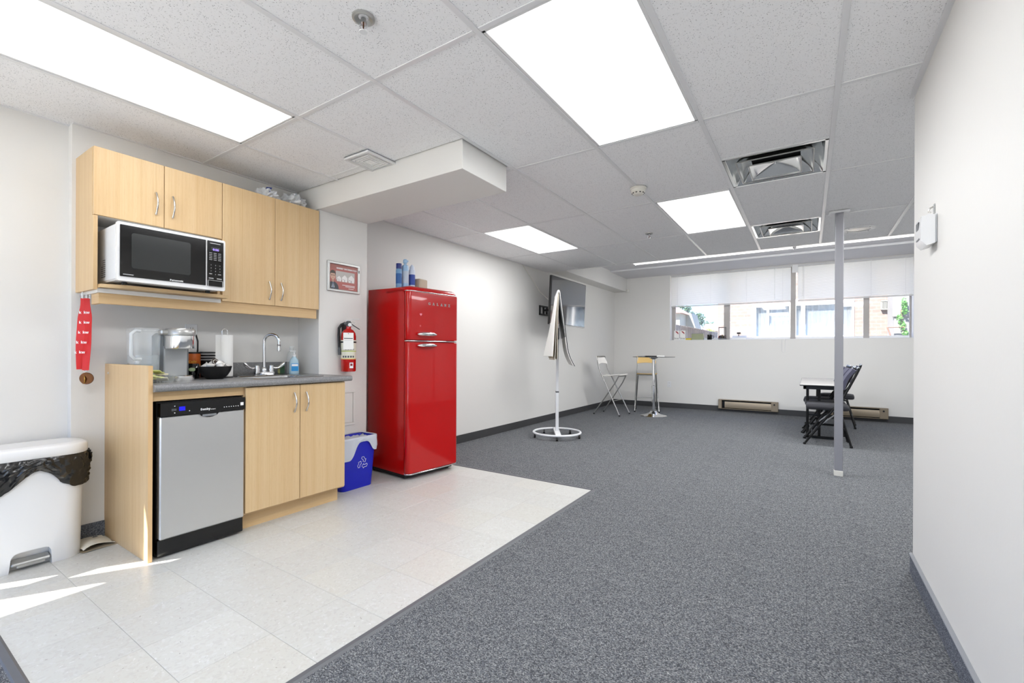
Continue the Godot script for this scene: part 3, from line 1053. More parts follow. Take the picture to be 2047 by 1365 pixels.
func build_cabinets() -> void:
	var st: SurfaceTool
	# upper unit with the microwave niche
	var a := thing("microwave_cabinet", "maple wall cabinet with two short doors over an open microwave niche", "cabinet", Vector3(-3.3, 1.395, -1.1))
	st = S()
	bx(st, KW, -3.1775, 1.41, 2.168, -0.800, -0.782, 0.0005)
	bx(st, -3.1775, -3.157, 1.41, 1.803, -0.800, -0.782, 0.0005)
	wpart("side_panel", st, M.wood, a)
	st = S()
	bx(st, KW, -3.176, 1.41, 2.168, -1.409, -1.391, 0.001)
	wpart("side_panel", st, M.wood, a)
	st = S()
	bx(st, KW, -3.176, 2.150, 2.168, -1.391, -0.800)
	wpart("top_panel", st, M.wood_across, a)
	st = S()
	bx(st, KW, -3.176, 1.805, 1.822, -1.391, -0.800)
	wpart("middle_panel", st, M.melamine, a)
	st = S()
	bx(st, KW, KW + 0.006, 1.42, 2.150, -1.391, -0.800)
	wpart("back_panel", st, M.melamine, a)
	st = S()
	prism(st, PackedVector2Array([Vector2(KW + 0.006, 0.802), Vector2(-3.12, 0.802), Vector2(-3.075, 0.90), Vector2(-3.075, 1.412), Vector2(-3.15, 1.412), Vector2(-3.15, 1.389), Vector2(KW + 0.006, 1.389)]), 1.420, 1.438, Transform3D(Basis(Vector3(1, 0, 0), Vector3(0, 0, -1), Vector3(0, 1, 0)), Vector3.ZERO))
	wpart("niche_shelf", st, M.wood_across, a)
	st = S()
	bx(st, KW, -3.162, 1.395, 1.418, -1.405, -0.800)
	wpart("bottom_panel", st, M.melamine, a)
	cab_door(a, -3.157, 1.806, 2.168, -1.0945, -0.783, 1.935, -1.055)
	cab_door(a, -3.157, 1.806, 2.168, -1.408, -1.0975, 1.935, -1.137)
	# upper unit with tall doors
	a = thing("wall_cabinet", "maple wall cabinet with two tall doors beside the microwave", "cabinet", Vector3(-3.3, 1.41, -1.755))
	st = S()
	bx(st, KW, -3.176, 1.41, 2.168, -2.098, -1.411, 0.001)
	wpart("carcass", st, M.wood, a)
	cab_door(a, -3.157, 1.408, 2.168, -1.7535, -1.4115, 1.51, -1.713)
	cab_door(a, -3.157, 1.408, 2.168, -2.098, -1.7565, 1.51, -1.797)
	# light rail under both
	a = thing("valance", "maple light rail running under the wall cabinets", "valance", Vector3(-3.2, 1.337, -1.45))
	st = S()
	bx(st, -3.19, -3.172, 1.337, 1.4095, -2.088, -0.808, 0.001)
	wpart("front_board", st, M.wood_across, a)
	st = S()
	bx(st, -3.29, -3.19, 1.337, 1.394, -0.826, -0.808, 0.001)
	wpart("return_board", st, M.wood_across, a)
	# base run
	a = thing("end_panel", "tall maple end panel beside the dishwasher, scuffed at its foot", "panel", Vector3(-3.13, 0, -0.92))
	st = S()
	bx(st, KW, -2.8125, 0.0, 1.008, -0.930, -0.911, 0.001)
	wpart("board", st, M.wood, a)
	st = S()
	bx(st, -2.8125, -2.811, 0.0, 1.008, -0.930, -0.911)
	wpart("edge_band", st, M.wood_edge, a)
	st = S()
	tube(st, [Vector3(-3.40, 0.955, -0.912), Vector3(-3.40, 0.955, -0.909)], 0.006, 10)
	wpart("screw_cap", st, M.white_plastic, a)
	a = thing("filler_rail", "maple filler rail between dishwasher and worktop", "rail", Vector3(-2.84, 0.822, -1.166))
	st = S()
	bx(st, -2.848, -2.828, 0.822, 0.8715, -1.383, -0.930, 0.001)
	wpart("board", st, M.wood_across, a)
	a = thing("sink_cabinet", "maple base cabinet with two doors under the sink", "cabinet", Vector3(-3.1, 0, -1.737))
	st = S()
	bx(st, KW + 0.004, -2.83, 0.10, 0.118, -2.072, -1.402)
	wpart("bottom_panel", st, M.wood_across, a)
	st = S()
	bx(st, KW + 0.004, -2.83, 0.10, 0.8715, -1.402, -1.384, 0.001)
	wpart("side_panel", st, M.wood, a)
	st = S()
	bx(st, KW + 0.285, -2.83, 0.10, 0.8715, -2.090, -2.072, 0.001)
	wpart("side_panel", st, M.wood, a)
	st = S()
	bx(st, -2.90, -2.882, 0.0, 0.10, -2.072, -1.386)
	bx(st, -3.17, -2.90, 0.0, 0.10, -2.072, -2.054)
	wpart("toe_kick", st, M.wood_across, a)
	cab_door(a, -2.811, 0.112, 0.866, -1.733, -1.388, 0.752, -1.693)
	cab_door(a, -2.811, 0.112, 0.866, -2.081, -1.737, 0.752, -1.777)
	# worktop with its sink cut-out
	a = thing("worktop", "grey speckled laminate worktop with a rolled front edge", "worktop", Vector3(-3.1, 0.872, -1.52))
	var xf := Transform3D(Basis(Vector3(1, 0, 0), Vector3(0, 1, 0), Vector3(0, 0, 1)), Vector3.ZERO)
	var nose := PackedVector2Array()
	for k in 9:
		var t := -PI / 2 + PI * k / 8.0
		nose.append(Vector2(-2.796 + 0.016 * cos(t), 0.891 + 0.019 * sin(t)))
	var full := nose.duplicate()
	full.append_array(PackedVector2Array([Vector2(KW, 0.91), Vector2(KW, 0.872)]))
	var front := nose.duplicate()
	front.append_array(PackedVector2Array([Vector2(-2.90, 0.91), Vector2(-2.90, 0.872)]))
	st = S()
	prism(st, full, -1.50, -0.9305, xf)
	prism(st, front, -1.95, -1.50, xf)
	bx(st, KW, -3.34, 0.872, 0.91, -1.95, -1.50)
	prism(st, full, -2.111, -1.95, xf)
	prism(st, PackedVector2Array([nose[0], nose[1], nose[2], nose[3], nose[4], nose[5], nose[6], nose[7], nose[8], Vector2(-3.174, 0.91), Vector2(-3.174, 0.872)]), -2.122, -2.111, xf)
	wpart("slab", st, M.laminate, a)
	st = S()
	bx(st, KW, KW + 0.018, 0.91, 1.003, -2.11, -0.9305, 0.002)
	wpart("backsplash", st, M.laminate, a)
	# sink
	a = thing("sink", "shallow stainless drop-in sink in the worktop", "sink", Vector3(-3.12, 0.75, -1.725))
	st = S()
	var o := rrect(0.50, 0.50, 0.05)
	var i1 := rrect(0.42, 0.40, 0.05)
	var shift := func(poly: PackedVector2Array, dx: float) -> PackedVector2Array:
		var q := PackedVector2Array()
		for p in poly: q.append(p + Vector2(dx, 0))
		return q
	var ctr := Vector3(-3.12, 0, -1.725)
	var r0 := ring_xz(o, 0.911, ctr)
	var r1 := ring_xz(rrect(0.494, 0.494, 0.05), 0.914, ctr)
	var r2 := ring_xz(shift.call(rrect(0.386, 0.41, 0.05), 0.035), 0.912, ctr)
	var r3 := ring_xz(shift.call(rrect(0.366, 0.39, 0.05), 0.035), 0.905, ctr)
	var r4 := ring_xz(shift.call(rrect(0.34, 0.37, 0.05), 0.035), 0.77, ctr)
	var r5 := ring_xz(shift.call(rrect(0.26, 0.29, 0.05), 0.035), 0.755, ctr)
	loft(st, [r0, r1, r2, r3, r4, r5], false, true, false)
	wpart("basin", st, M.steel_sink, a)
	st = S()
	lathe(st, [Vector2(0.0, 0.0), Vector2(0.035, 0.0), Vector2(0.04, 0.004), Vector2(0.03, 0.006), Vector2(0.0, 0.003)], 20, Vector3(-3.085, 0.755, -1.725))
	wpart("drain", st, M.chrome, a)
	# tap
	a = thing("sink_tap", "chrome gooseneck tap with two wing handles", "tap", Vector3(-3.335, 0.913, -1.775))
	st = S()
	prism(st, rrect(0.155, 0.05, 0.024, 6), 0.0, 0.022, Transform3D(Basis(Vector3(0, 0, -1), Vector3(-1, 0, 0), Vector3(0, 1, 0)), Vector3(-3.335, 0.913, -1.775)))
	wpart("base", st, M.chrome, a)
	st = S()
	var neck := [Vector3(-3.335, 0.935, -1.775), Vector3(-3.335, 1.14, -1.775)]
	neck += arc(Vector3(-3.335, 1.155, -1.775) + Vector3(0.045, 0, -0.030), Vector3(-0.832, 0, 0.555), Vector3.UP, 0.054, 0, 180, 10)
	neck.append(neck[-1] + Vector3(0, -0.035, 0))
	tube(st, neck, 0.0105, 12)
	lathe(st, [Vector2(0.018, 0), Vector2(0.018, 0.018), Vector2(0.013, 0.03), Vector2(0.0105, 0.032)], 16, Vector3(-3.335, 0.935, -1.775))
	lathe(st, [Vector2(0.0, -0.04), Vector2(0.012, -0.04), Vector2(0.014, -0.025), Vector2(0.011, -0.01), Vector2(0.0145, 0.006), Vector2(0.011, 0.012)], 14, neck[-1] + Vector3(0, 0.006, 0))
	wpart("spout", st, M.chrome, a)
	for s in [-1.0, 1.0]:
		st = S()
		var p := Vector3(-3.335, 0.935, -1.775 - s * 0.052)
		lathe(st, [Vector2(0.019, -0.002), Vector2(0.019, 0.022), Vector2(0.016, 0.045), Vector2(0.0, 0.05)], 16, p)
		var h := []
		for k in 9:
			var t := k / 8.0
			h.append(p + Vector3(0.012 * t, 0.030 - 0.012 * sin(PI * t * 0.9) + 0.045 * t * t, -s * (0.012 + 0.085 * t)))
		tube(st, h, [0.008, 0.009, 0.010, 0.010, 0.0105, 0.011, 0.012, 0.0115, 0.006], 10)
		wpart("wing_handle", st, M.chrome, a)

func build_appliances() -> void:
	var st: SurfaceTool
	# ---------------- dishwasher
	var a := thing("dishwasher", "narrow stainless dishwasher with a black control strip", "dishwasher", Vector3(-3.1, 0, -1.166))
	st = S()
	bx(st, -3.40, -2.838, 0.02, 0.815, -1.378, -0.954)
	wpart("body", st, M.black_plastic, a)
	st = S()
	bx(st, -2.838, -2.80, 0.10, 0.742, -1.376, -0.957, 0.006)
	wpart("door", st, M.steel, a, "brushed stainless door")
	st = S()
	# control strip with its scooped grip
	var poly := PackedVector2Array([Vector2(0.957, 0.743), Vector2(0.957, 0.812), Vector2(1.376, 0.812), Vector2(1.376, 0.743), Vector2(1.245, 0.743)])
	for k in 9:
		var t := k / 8.0
		poly.append(Vector2(1.238 - 0.105 * t, 0.743 - 0.026 * sin(PI * clampf(t * 1.0, 0, 1)) ** 0.5))
	poly.append(Vector2(1.126, 0.743))
	prism(st, poly, -2.836, -2.794, Transform3D(Basis(Vector3(0, 0, -1), Vector3(0, 1, 0), Vector3(1, 0, 0)), Vector3.ZERO))
	var cs := wpart("control_strip", st, M.black_gloss, a)
	st = S()
	bx(st, -2.796, -2.7925, 0.722, 0.735, -1.222, -1.150, 0.002)
	wpart("grip", st, M.grey_plastic, cs)
	st = S()
	bx(st, -2.794, -2.7933, 0.766, 0.788, -1.068, -1.040)
	wpart("display", st, M.lcd_blue, cs, "small blue lit display")
	st = S()
	bx(st, -2.794, -2.7932, 0.768, 0.780, -1.028, -1.006)
	wpart("power_button", st, M.grey_dark, cs)
	st = S()
	for q in [[0.765, -1.262], [0.765, -1.2745], [0.765, -1.287], [0.765, -1.2995], [0.765, -1.312], [0.765, -1.3245], [0.765, -1.337], [0.793, -1.020], [0.757, -1.020], [0.762, -1.088]]:
		st = S()
		box(st, Vector3(-2.7935, q[0], q[1]), Vector3(0.0008, 0.004, 0.0042))
		wpart("indicator_mark", st, M.white_print, cs)
	st = S()
	bx(st, -2.794, -2.7932, 0.766, 0.784, -1.367, -1.350)
	wpart("energy_badge", st, M.white_print, cs)
	var fx := Basis(Vector3(0, 0, -1), Vector3(0, 1, 0), Vector3(1, 0, 0))
	var lt := letters("maker_lettering", "Danby", 0.0115, M.white_print, cs, Vector3(-2.7935, 0.763, -1.165), fx, false, 800)
	lt = letters("maker_lettering", "designer", 0.005, M.white_print, cs, Vector3(-2.7935, 0.7605, -1.204), fx)
	st = S()
	bx(st, -2.86, -2.816, 0.012, 0.10, -1.378, -0.954, 0.004)
	wpart("kick_plate", st, M.black_gloss, a)
	for q in [[-2.88, -0.97], [-2.88, -1.36], [-3.38, -0.97], [-3.38, -1.36]]:
		st = S()
		bx(st, q[0] - 0.02, q[0] + 0.02, 0, 0.022, q[1] - 0.012, q[1] + 0.012)
		wpart("foot", st, M.black_plastic, a)
	# ---------------- microwave
	a = thing("microwave_oven", "white microwave oven with black glass front in the cabinet niche", "microwave", Vector3(-3.21, 1.4385, -1.09), deg_to_rad(90.0 - 1.0))
	var W := 0.51
	var H := 0.302
	var D := 0.23
	st = S()
	box(st, Vector3(0, 0.012 + H * 0.5, 0.0), Vector3(W, H - 0.006, 2 * D - 0.02), 0.008)
	part("casing", st, M.white_plastic, a)
	st = S()
	prism(st, rrect(W + 0.004, H + 0.004, 0.010), D - 0.012, D + 0.006, Transform3D(Basis(), Vector3(0, 0.012 + H * 0.5, 0)))
	part("front_frame", st, M.white_gloss, a)
	st = S()
	prism(st, rrect(0.395, H - 0.034, 0.003), D + 0.006, D + 0.010, Transform3D(Basis(), Vector3(-0.047, 0.016 + H * 0.5, 0)))
	var dr := part("door", st, M.black_gloss, a)
	st = S()
	prism(st, rrect(0.27, 0.185, 0.012), D + 0.010, D + 0.0106, Transform3D(Basis(), Vector3(-0.062, 0.022 + H * 0.5, 0)))
	part("window", st, M.dark_screen, dr)
	letters("maker_lettering", "Panasonic", 0.0095, M.white_print, dr, Vector3(0.005, 0.041, D + 0.0104), Basis(), false, 800)
	st = S()
	bx(st, -0.232, -0.188, 0.042, 0.0465, D + 0.0098, D + 0.0104)
	part("model_print", st, M.grey_print, dr)
	st = S()
	prism(st, rrect(0.087, H - 0.034, 0.003), D + 0.006, D + 0.010, Transform3D(Basis(), Vector3(0.202, 0.016 + H * 0.5, 0)))
	var cp := part("control_panel", st, M.black_gloss, a)
	st = S()
	bx(st, 0.178, 0.226, 0.248, 0.266, D + 0.0098, D + 0.0104)
	part("display", st, M.dark_screen, cp)
	letters("clock_digits", "0:06", 0.012, M.lcd_violet, cp, Vector3(0.203, 0.251, D + 0.0108), Basis(), false, 700)
	st = S()
	bx(st, 0.172, 0.228, 0.286, 0.2885, D + 0.0098, D + 0.0104)
	part("panel_print", st, M.white_print, cp)
	for r in 3:
		for c in 3:
			letters("keypad_print", str(r * 3 + c + 1), 0.0055, M.grey_print, cp, Vector3(0.178 + 0.024 * c, 0.158 - 0.018 * r, D + 0.0106), Basis(), false, 700)
	letters("keypad_print", "0", 0.0055, M.grey_print, cp, Vector3(0.202, 0.104, D + 0.0106), Basis(), false, 700)
	st = S()
	for r in 5:
		for c in 3: bx(st, 0.168 + 0.024 * c, 0.184 + 0.024 * c, 0.188 + 0.010 * r, 0.1915 + 0.010 * r, D + 0.0100, D + 0.0106)
	for c in 2: bx(st, 0.166 + 0.044 * c, 0.192 + 0.044 * c, 0.076, 0.082, D + 0.0100, D + 0.0106)
	for c in 2: bx(st, 0.168 + 0.048 * c, 0.184 + 0.048 * c, 0.103, 0.108, D + 0.0100, D + 0.0106)
	part("key_labels", st, M.grey_print, cp)
	st = S()
	var bo := rrect(0.078, 0.036, 0.004)
	tube(st, Array(bo).map(func(p): return Vector3(0.202 + p.x, 0.049 + p.y, D + 0.0105)), 0.0016, 6, false, true)
	part("door_button", st, M.silver_plastic, cp)
	st = S()
	for r in 9:
		for c in 6:
			if (r < 6) or c > 1: tube(st, [Vector3(-W * 0.5 - 0.0002, 0.045 + 0.011 * r, 0.045 + 0.012 * c - 0.06), Vector3(-W * 0.5 - 0.001, 0.045 + 0.011 * r, 0.045 + 0.012 * c - 0.06)], 0.0032, 6)
	part("side_vent", st, M.black_plastic, a)
	for sx in [-0.2, 0.2]:
		for sz in [-0.09, 0.19]:
			st = S()
			lathe(st, [Vector2(0, 0), Vector2(0.014, 0), Vector2(0.012, 0.016), Vector2(0, 0.016)], 10, Vector3(sx, 0, sz - 0.05))
			part("foot", st, M.black_plastic, a)
	# ---------------- refrigerator
	build_fridge()

func build_fridge() -> void:
	var st: SurfaceTool
	# front left corner at (-2.80, -2.685), turned a little towards the camera
	var ang := deg_to_rad(90.0 - 6.5)
	var W := 0.575
	var fl := Vector3(-2.800, 0, -2.688)
	var right := Vector3(cos(ang), 0, -sin(ang))
	var out := Vector3(sin(ang), 0, cos(ang))
	var a := thing("refrigerator", "glossy red retro two-door refrigerator with chrome trim", "refrigerator", fl + right * W * 0.5 - out * 0.30, ang)
	var zf := 0.30                         # front of the doors
	var zb := 0.245                        # front of the cabinet body
	# body: side profile with a rounded top front, extruded across
	var prof := PackedVector2Array([Vector2(-0.29, 0.045), Vector2(zb, 0.045)])
	for k in 7:
		var t := PI * 0.5 * k / 6.0
		prof.append(Vector2(zb - 0.07 + 0.07 * cos(t), 1.56 + 0.075 * sin(t)))
	prof.append(Vector2(-0.29, 1.652))
	st = S()
	prism(st, prof, -W * 0.5, W * 0.5, Transform3D(Basis(Vector3(0, 0, 1), Vector3(0, 1, 0), Vector3(-1, 0, 0)), Vector3.ZERO))
	part("body", st, M.red_enamel, a)
	# rounded crown over the doors
	st = S()
	var rings := []
	for q in [[0.0, 1.600], [0.0, 1.618], [0.012, 1.634], [0.034, 1.646], [0.075, 1.652]]:
		var poly := rrect(W - 2 * q[0] * 0.8, 0.36 - q[0] * 1.3, 0.055 - q[0] * 0.3)
		rings.append(ring_xz(poly, q[1], Vector3(0, 0, zf - 0.185 - q[0] * 0.2)))
	loft(st, rings, true, true)
	part("crown", st, M.red_enamel, a)
	var door := func(nm: String, y0: float, y1: float) -> MeshInstance3D:
		var s := S()
		var rr := []
		var dp := zf - zb - 0.006
		for q in [[0.0, 0.004], [0.0, 0.0], [0.004, -0.0], [0.004, 0.0]]: pass
		var plan := PackedVector2Array()
		var r := 0.035
		for k in 7:
			var t := PI * 0.5 * k / 6.0
			plan.append(Vector2(W * 0.5 - r + r * cos(t), dp - r + r * sin(t)))
		for k in 7:
			var t := PI * 0.5 + PI * 0.5 * k / 6.0
			plan.append(Vector2(-W * 0.5 + r + r * cos(t), dp - r + r * sin(t)))
		plan.append(Vector2(-W * 0.5, 0))
		plan.append(Vector2(W * 0.5, 0))
		for q in [[0.988, y0], [1.0, y0 + 0.006], [1.0, y1 - 0.006], [0.988, y1]]:
			var ring := []
			for p in plan: ring.append(Vector3(p.x * q[0], q[1], zb + 0.006 + p.y * q[0]))
			ring.reverse()
			rr.append(ring)
		loft(s, rr, true, true)
		return part(nm, s, M.red_enamel, a)
	var d1: MeshInstance3D = door.call("freezer_door", 1.190, 1.598)
	var d2: MeshInstance3D = door.call("door", 0.058, 1.168)
	# chrome bands
	for y in [1.603, 1.179, 0.050]:
		st = S()
		var pts := [Vector3(-W * 0.5 + 0.002, y, zb + 0.01), Vector3(-W * 0.5 + 0.004, y, zf - 0.03), Vector3(-W * 0.5 + 0.03, y, zf + 0.0), Vector3(0, y, zf + 0.003), Vector3(W * 0.5 - 0.03, y, zf), Vector3(W * 0.5 - 0.004, y, zf - 0.03)]
		tube(st, pts, 0.0055 if y < 1.5 else 0.0048, 8)
		part("chrome_band", st, M.chrome, a, "thin chrome band")
	for q in [[d1, 1.237], [d2, 1.140]]:
		st = S()
		var hp := []
		for k in 11:
			var t := k / 10.0
			hp.append(Vector3(-0.205 + 0.215 * t, q[1] + 0.003 * sin(PI * t), zf + 0.012 + 0.026 * sin(PI * (0.12 + 0.76 * t))))
		tube(st, hp, [0.004, 0.012, 0.015, 0.016, 0.0165, 0.0165, 0.016, 0.0155, 0.014, 0.011, 0.003], 12)
		bx(st, -0.175, -0.155, q[1] - 0.008, q[1] + 0.008, zf - 0.006, zf + 0.03)
		bx(st, -0.035, -0.015, q[1] - 0.008, q[1] + 0.008, zf - 0.006, zf + 0.03)
		part("handle", st, M.chrome, q[0], "chrome bar handle")
	var word := "GALANZ"
	for k in word.length():
		letters("maker_letter", word[k], 0.024, M.silver_plastic, d1, Vector3(-0.062 + 0.046 * k, 1.508, zf + 0.002), Basis(), true, 700, 0.004)
	st = S()
	var heart := PackedVector2Array()
	for k in 24:
		var t := TAU * k / 24.0
		heart.append(Vector2(0.016 * pow(sin(t), 3), (0.013 * cos(t) - 0.005 * cos(2 * t) - 0.002 * cos(3 * t) - 0.001 * cos(4 * t))) * 0.75)
	prism(st, heart, zf - 0.001, zf + 0.002, Transform3D(Basis(), Vector3(-0.155, 1.408, 0)))
	part("heart_sticker", st, mat("pink", Color(0.93, 0.55, 0.62), 0.5), d1)
	st = S()
	lathe(st, [Vector2(0.008, 0), Vector2(0.008, 0.002), Vector2(0, 0.002)], 12, Vector3(-0.160, 1.310, zf - 0.0005), Basis(Vector3(1, 0, 0), Vector3(0, 0, 1), Vector3(0, -1, 0)))
	part("round_sticker", st, mat("pale_pink", Color(0.80, 0.30, 0.30), 0.5), d1)
	st = S()
	bx(st, -W * 0.5 + 0.02, W * 0.5 - 0.02, 0.012, 0.046, -0.28, zb - 0.01)
	part("plinth", st, M.black_plastic, a)
	for sx in [-1.0, 1.0]:
		for z in [-0.25, 0.2]:
			st = S()
			lathe(st, [Vector2(0, 0), Vector2(0.018, 0), Vector2(0.018, 0.014), Vector2(0, 0.014)], 12, Vector3(sx * (W * 0.5 - 0.05), 0, z))
			part("foot", st, M.black_plastic, a)
	# ---------------- things on top of it
	var top := 1.652
	var base := fl - out * 0.33
	var can := func(nm: String, label: String, off: float, back: float, r: float, h: float, body: Material, cap: Material, style: int) -> void:
		var t := thing(nm, label, "spray can", base + right * off - out * back + Vector3(0, top, 0), ang)
		var s := S()
		lathe(s, [Vector2(0, 0), Vector2(r * 0.95, 0), Vector2(r, 0.006), Vector2(r, h * 0.74), Vector2(r * 0.9, h * 0.79), Vector2(r * 0.5, h * 0.82), Vector2(0, h * 0.82)], 18)
		part("bottle", s, body, t)
		s = S()
		lathe(s, [Vector2(r * 1.01, h * 0.22), Vector2(r * 1.015, h * 0.23), Vector2(r * 1.015, h * 0.60), Vector2(r * 1.01, h * 0.61)], 18)
		part("label_band", s, M["label%d" % style], t)
		s = S()
		if style == 1:
			lathe(s, [Vector2(0, h * 0.80), Vector2(r * 0.92, h * 0.80), Vector2(r * 0.92, h), Vector2(0, h)], 18)
		elif style == 2:
			lathe(s, [Vector2(r * 0.4, h * 0.81), Vector2(r * 0.42, h * 0.87), Vector2(r * 0.62, h * 0.88), Vector2(r * 0.62, h * 0.97), Vector2(r * 0.4, h), Vector2(0, h)], 16)
			box(s, Vector3(r * 0.5, h * 0.955, 0), Vector3(r * 1.1, h * 0.05, r * 0.55), 0.003)
		else:
			lathe(s, [Vector2(r * 0.75, h * 0.80), Vector2(r * 0.7, h * 0.90), Vector2(r * 0.3, h * 0.97), Vector2(0, h)], 16)
		part("cap", s, cap, t)
	mat("can_blue", Color(0.42, 0.60, 0.76), 0.35)
	mat("can_pale", Color(0.60, 0.74, 0.86), 0.3)
	mat("can_white", Color(0.80, 0.84, 0.90), 0.35)
	mat("cap_navy", Color(0.05, 0.13, 0.45), 0.35)
	mat("label1", Color(0.13, 0.36, 0.62), 0.45)
	mat("label2", Color(0.72, 0.78, 0.84), 0.45)
	mat("label3", Color(0.16, 0.28, 0.62), 0.45)
	can.call("spray_can", "blue aerosol can with a navy cap on the red refrigerator", 0.145, 0.0, 0.027, 0.235, M.can_blue, M.cap_navy, 1)
	can.call("spray_bottle", "tall pale blue trigger spray bottle on the red refrigerator", 0.215, 0.0, 0.031, 0.285, M.can_pale, M.can_pale, 2)
	can.call("spray_can", "white and blue aerosol can next to a beige tissue box", 0.292, 0.0, 0.029, 0.25, M.can_white, M.can_white, 3)
	var tb := thing("tissue_box", "beige cardboard tissue cube on top of the red refrigerator", "box", base + right * 0.40 - out * 0.03 + Vector3(0, top, 0), ang + 0.25)
	st = S()
	box(st, Vector3(0, 0.062, 0), Vector3(0.125, 0.124, 0.11), 0.008)
	part("carton", st, mat("beige_card", Color(0.72, 0.67, 0.59), 0.7), tb)
	st = S()
	prism(st, rrect(0.07, 0.03, 0.014, 6), 0.1235, 0.1248, Transform3D(Basis(Vector3(1, 0, 0), Vector3(0, 0, -1), Vector3(0, 1, 0)), Vector3.ZERO))
	part("slot", st, M.paper, tb)

const CT := 0.9105      # top of the worktop

func build_counter() -> void:
	var st: SurfaceTool
	rng.seed = 77
	# ---------------- single-cup coffee maker, water tank on its left
	var a := thing("coffee_maker", "silver and grey single-cup coffee maker with a clear water tank", "coffee maker", Vector3(-3.13, CT, -1.135), PI / 2)
	st = S()
	box(st, Vector3(0.015, 0.14, -0.085), Vector3(0.155, 0.28, 0.13), 0.018)
	part("body", st, M.maker_dark, a)
	st = S()
	box(st, Vector3(0.015, 0.11, -0.015), Vector3(0.118, 0.19, 0.02), 0.004)
	part("front_plate", st, M.maker_grey, a)
	st = S()
	loft(st, [ring_xz(rrect(0.125, 0.17, 0.055), 0.186, Vector3(0.015, 0, 0.045)), ring_xz(rrect(0.13, 0.18, 0.06), 0.192, Vector3(0.015, 0, 0.045)), ring_xz(rrect(0.13, 0.18, 0.06), 0.262, Vector3(0.015, 0, 0.045))], true, false)
	part("brew_head", st, M.chrome_soft, a, "brushed metal brew head")
	st = S()
	loft(st, [ring_xz(rrect(0.132, 0.182, 0.06), 0.264, Vector3(0.015, 0, 0.045)), ring_xz(rrect(0.134, 0.184, 0.06), 0.270, Vector3(0.015, 0, 0.045)), ring_xz(rrect(0.134, 0.184, 0.06), 0.293, Vector3(0.015, 0, 0.045)), ring_xz(rrect(0.118, 0.168, 0.055), 0.304, Vector3(0.015, 0, 0.045))], true, true)
	bx(st, -0.085, -0.03, 0.268, 0.295, 0.02, 0.07, 0.006)
	part("lid", st, M.silver_plastic, a)
	st = S()
	lathe(st, [Vector2(0.0, 0.0), Vector2(0.066, 0.0), Vector2(0.068, 0.004), Vector2(0.068, 0.028), Vector2(0.062, 0.032), Vector2(0, 0.030)], 28, Vector3(0.015, 0, 0.055))
	box(st, Vector3(0.015, 0.014, -0.05), Vector3(0.13, 0.028, 0.14), 0.006)
	part("drip_tray", st, M.chrome_soft, a)
	st = S()
	loft(st, [ring_xz(rrect(0.115, 0.155, 0.03), 0.012, Vector3(-0.125, 0, -0.06)), ring_xz(rrect(0.125, 0.165, 0.03), 0.285, Vector3(-0.125, 0, -0.06))], true, false)
	var tank := part("water_tank", st, M.clear_thick, a, "clear plastic water tank")
	st = S()
	loft(st, [ring_xz(rrect(0.113, 0.153, 0.03), 0.016, Vector3(-0.125, 0, -0.06)), ring_xz(rrect(0.118, 0.158, 0.03), 0.15, Vector3(-0.125, 0, -0.06))], true, true)
	part("water", st, mat("water", Color(0.80, 0.84, 0.86), 0.03, 0, {"alpha": 0.25}), tank)
	st = S()
	loft(st, [ring_xz(rrect(0.128, 0.168, 0.03), 0.285, Vector3(-0.125, 0, -0.06)), ring_xz(rrect(0.128, 0.168, 0.03), 0.298, Vector3(-0.125, 0, -0.06)), ring_xz(rrect(0.11, 0.15, 0.03), 0.304, Vector3(-0.125, 0, -0.06))], true, true)
	part("tank_lid", st, M.clear_thick, tank)
	st = S()
	tube(st, [Vector3(-0.17, 0.285, 0.03), Vector3(-0.195, 0.285, 0.045), Vector3(-0.215, 0.265, 0.05), Vector3(-0.215, 0.15, 0.05), Vector3(-0.20, 0.13, 0.045), Vector3(-0.165, 0.128, 0.03)], 0.009, 8)
	part("tank_handle", st, M.clear_edge, tank)
	# power cord to the wall outlet
	a = thing("power_cord", "black power cord from coffee maker up to the wall outlet", "cord", Vector3(-3.42, 1.0, -1.36))
	st = S()
	var pl := []
	for p in [Vector3(-3.43, 1.195, -1.352), Vector3(-3.40, 1.19, -1.36), Vector3(-3.395, 1.15, -1.368), Vector3(-3.405, 1.09, -1.372), Vector3(-3.43, 1.0, -1.372), Vector3(-3.434, 0.93, -1.36), Vector3(-3.43, 0.917, -1.28), Vector3(-3.36, 0.917, -1.225), Vector3(-3.285, 0.92, -1.18)]: pl.append(p)
	tube(st, pl, 0.005, 8)
	wpart("cable", st, M.black_plastic, a)
	st = S()
	box(st, Vector3(-3.437, 1.195, -1.352), Vector3(0.024, 0.026, 0.022), 0.005)
	wpart("plug", st, M.black_plastic, a)
	outlet("wall_outlet", "white duplex outlet above the coffee maker", Vector3(KW, 1.207, -1.354), PI / 2, true)
	# ---------------- coffee tin, dark jar, stacked lids
	a = thing("coffee_tin", "orange-brown coffee tin behind the bowl of pods", "tin", Vector3(-3.36, CT, -1.325))
	st = S()
	lathe(st, [Vector2(0, 0), Vector2(0.042, 0), Vector2(0.043, 0.004), Vector2(0.043, 0.165), Vector2(0.0, 0.165)], 24)
	part("can", st, mat("tin_brown", Color(0.36, 0.15, 0.06), 0.4), a)
	st = S()
	lathe(st, [Vector2(0.0432, 0.085), Vector2(0.0437, 0.086), Vector2(0.0437, 0.155), Vector2(0.0432, 0.156)], 24)
	part("label_band", st, mat("tin_orange", Color(0.78, 0.38, 0.10), 0.45), a)
	st = S()
	lathe(st, [Vector2(0.0432, 0.066), Vector2(0.0437, 0.067), Vector2(0.0437, 0.084), Vector2(0.0432, 0.085)], 24)
	part("stripe", st, mat("tin_cream", Color(0.80, 0.66, 0.42), 0.45), a)
	st = S()
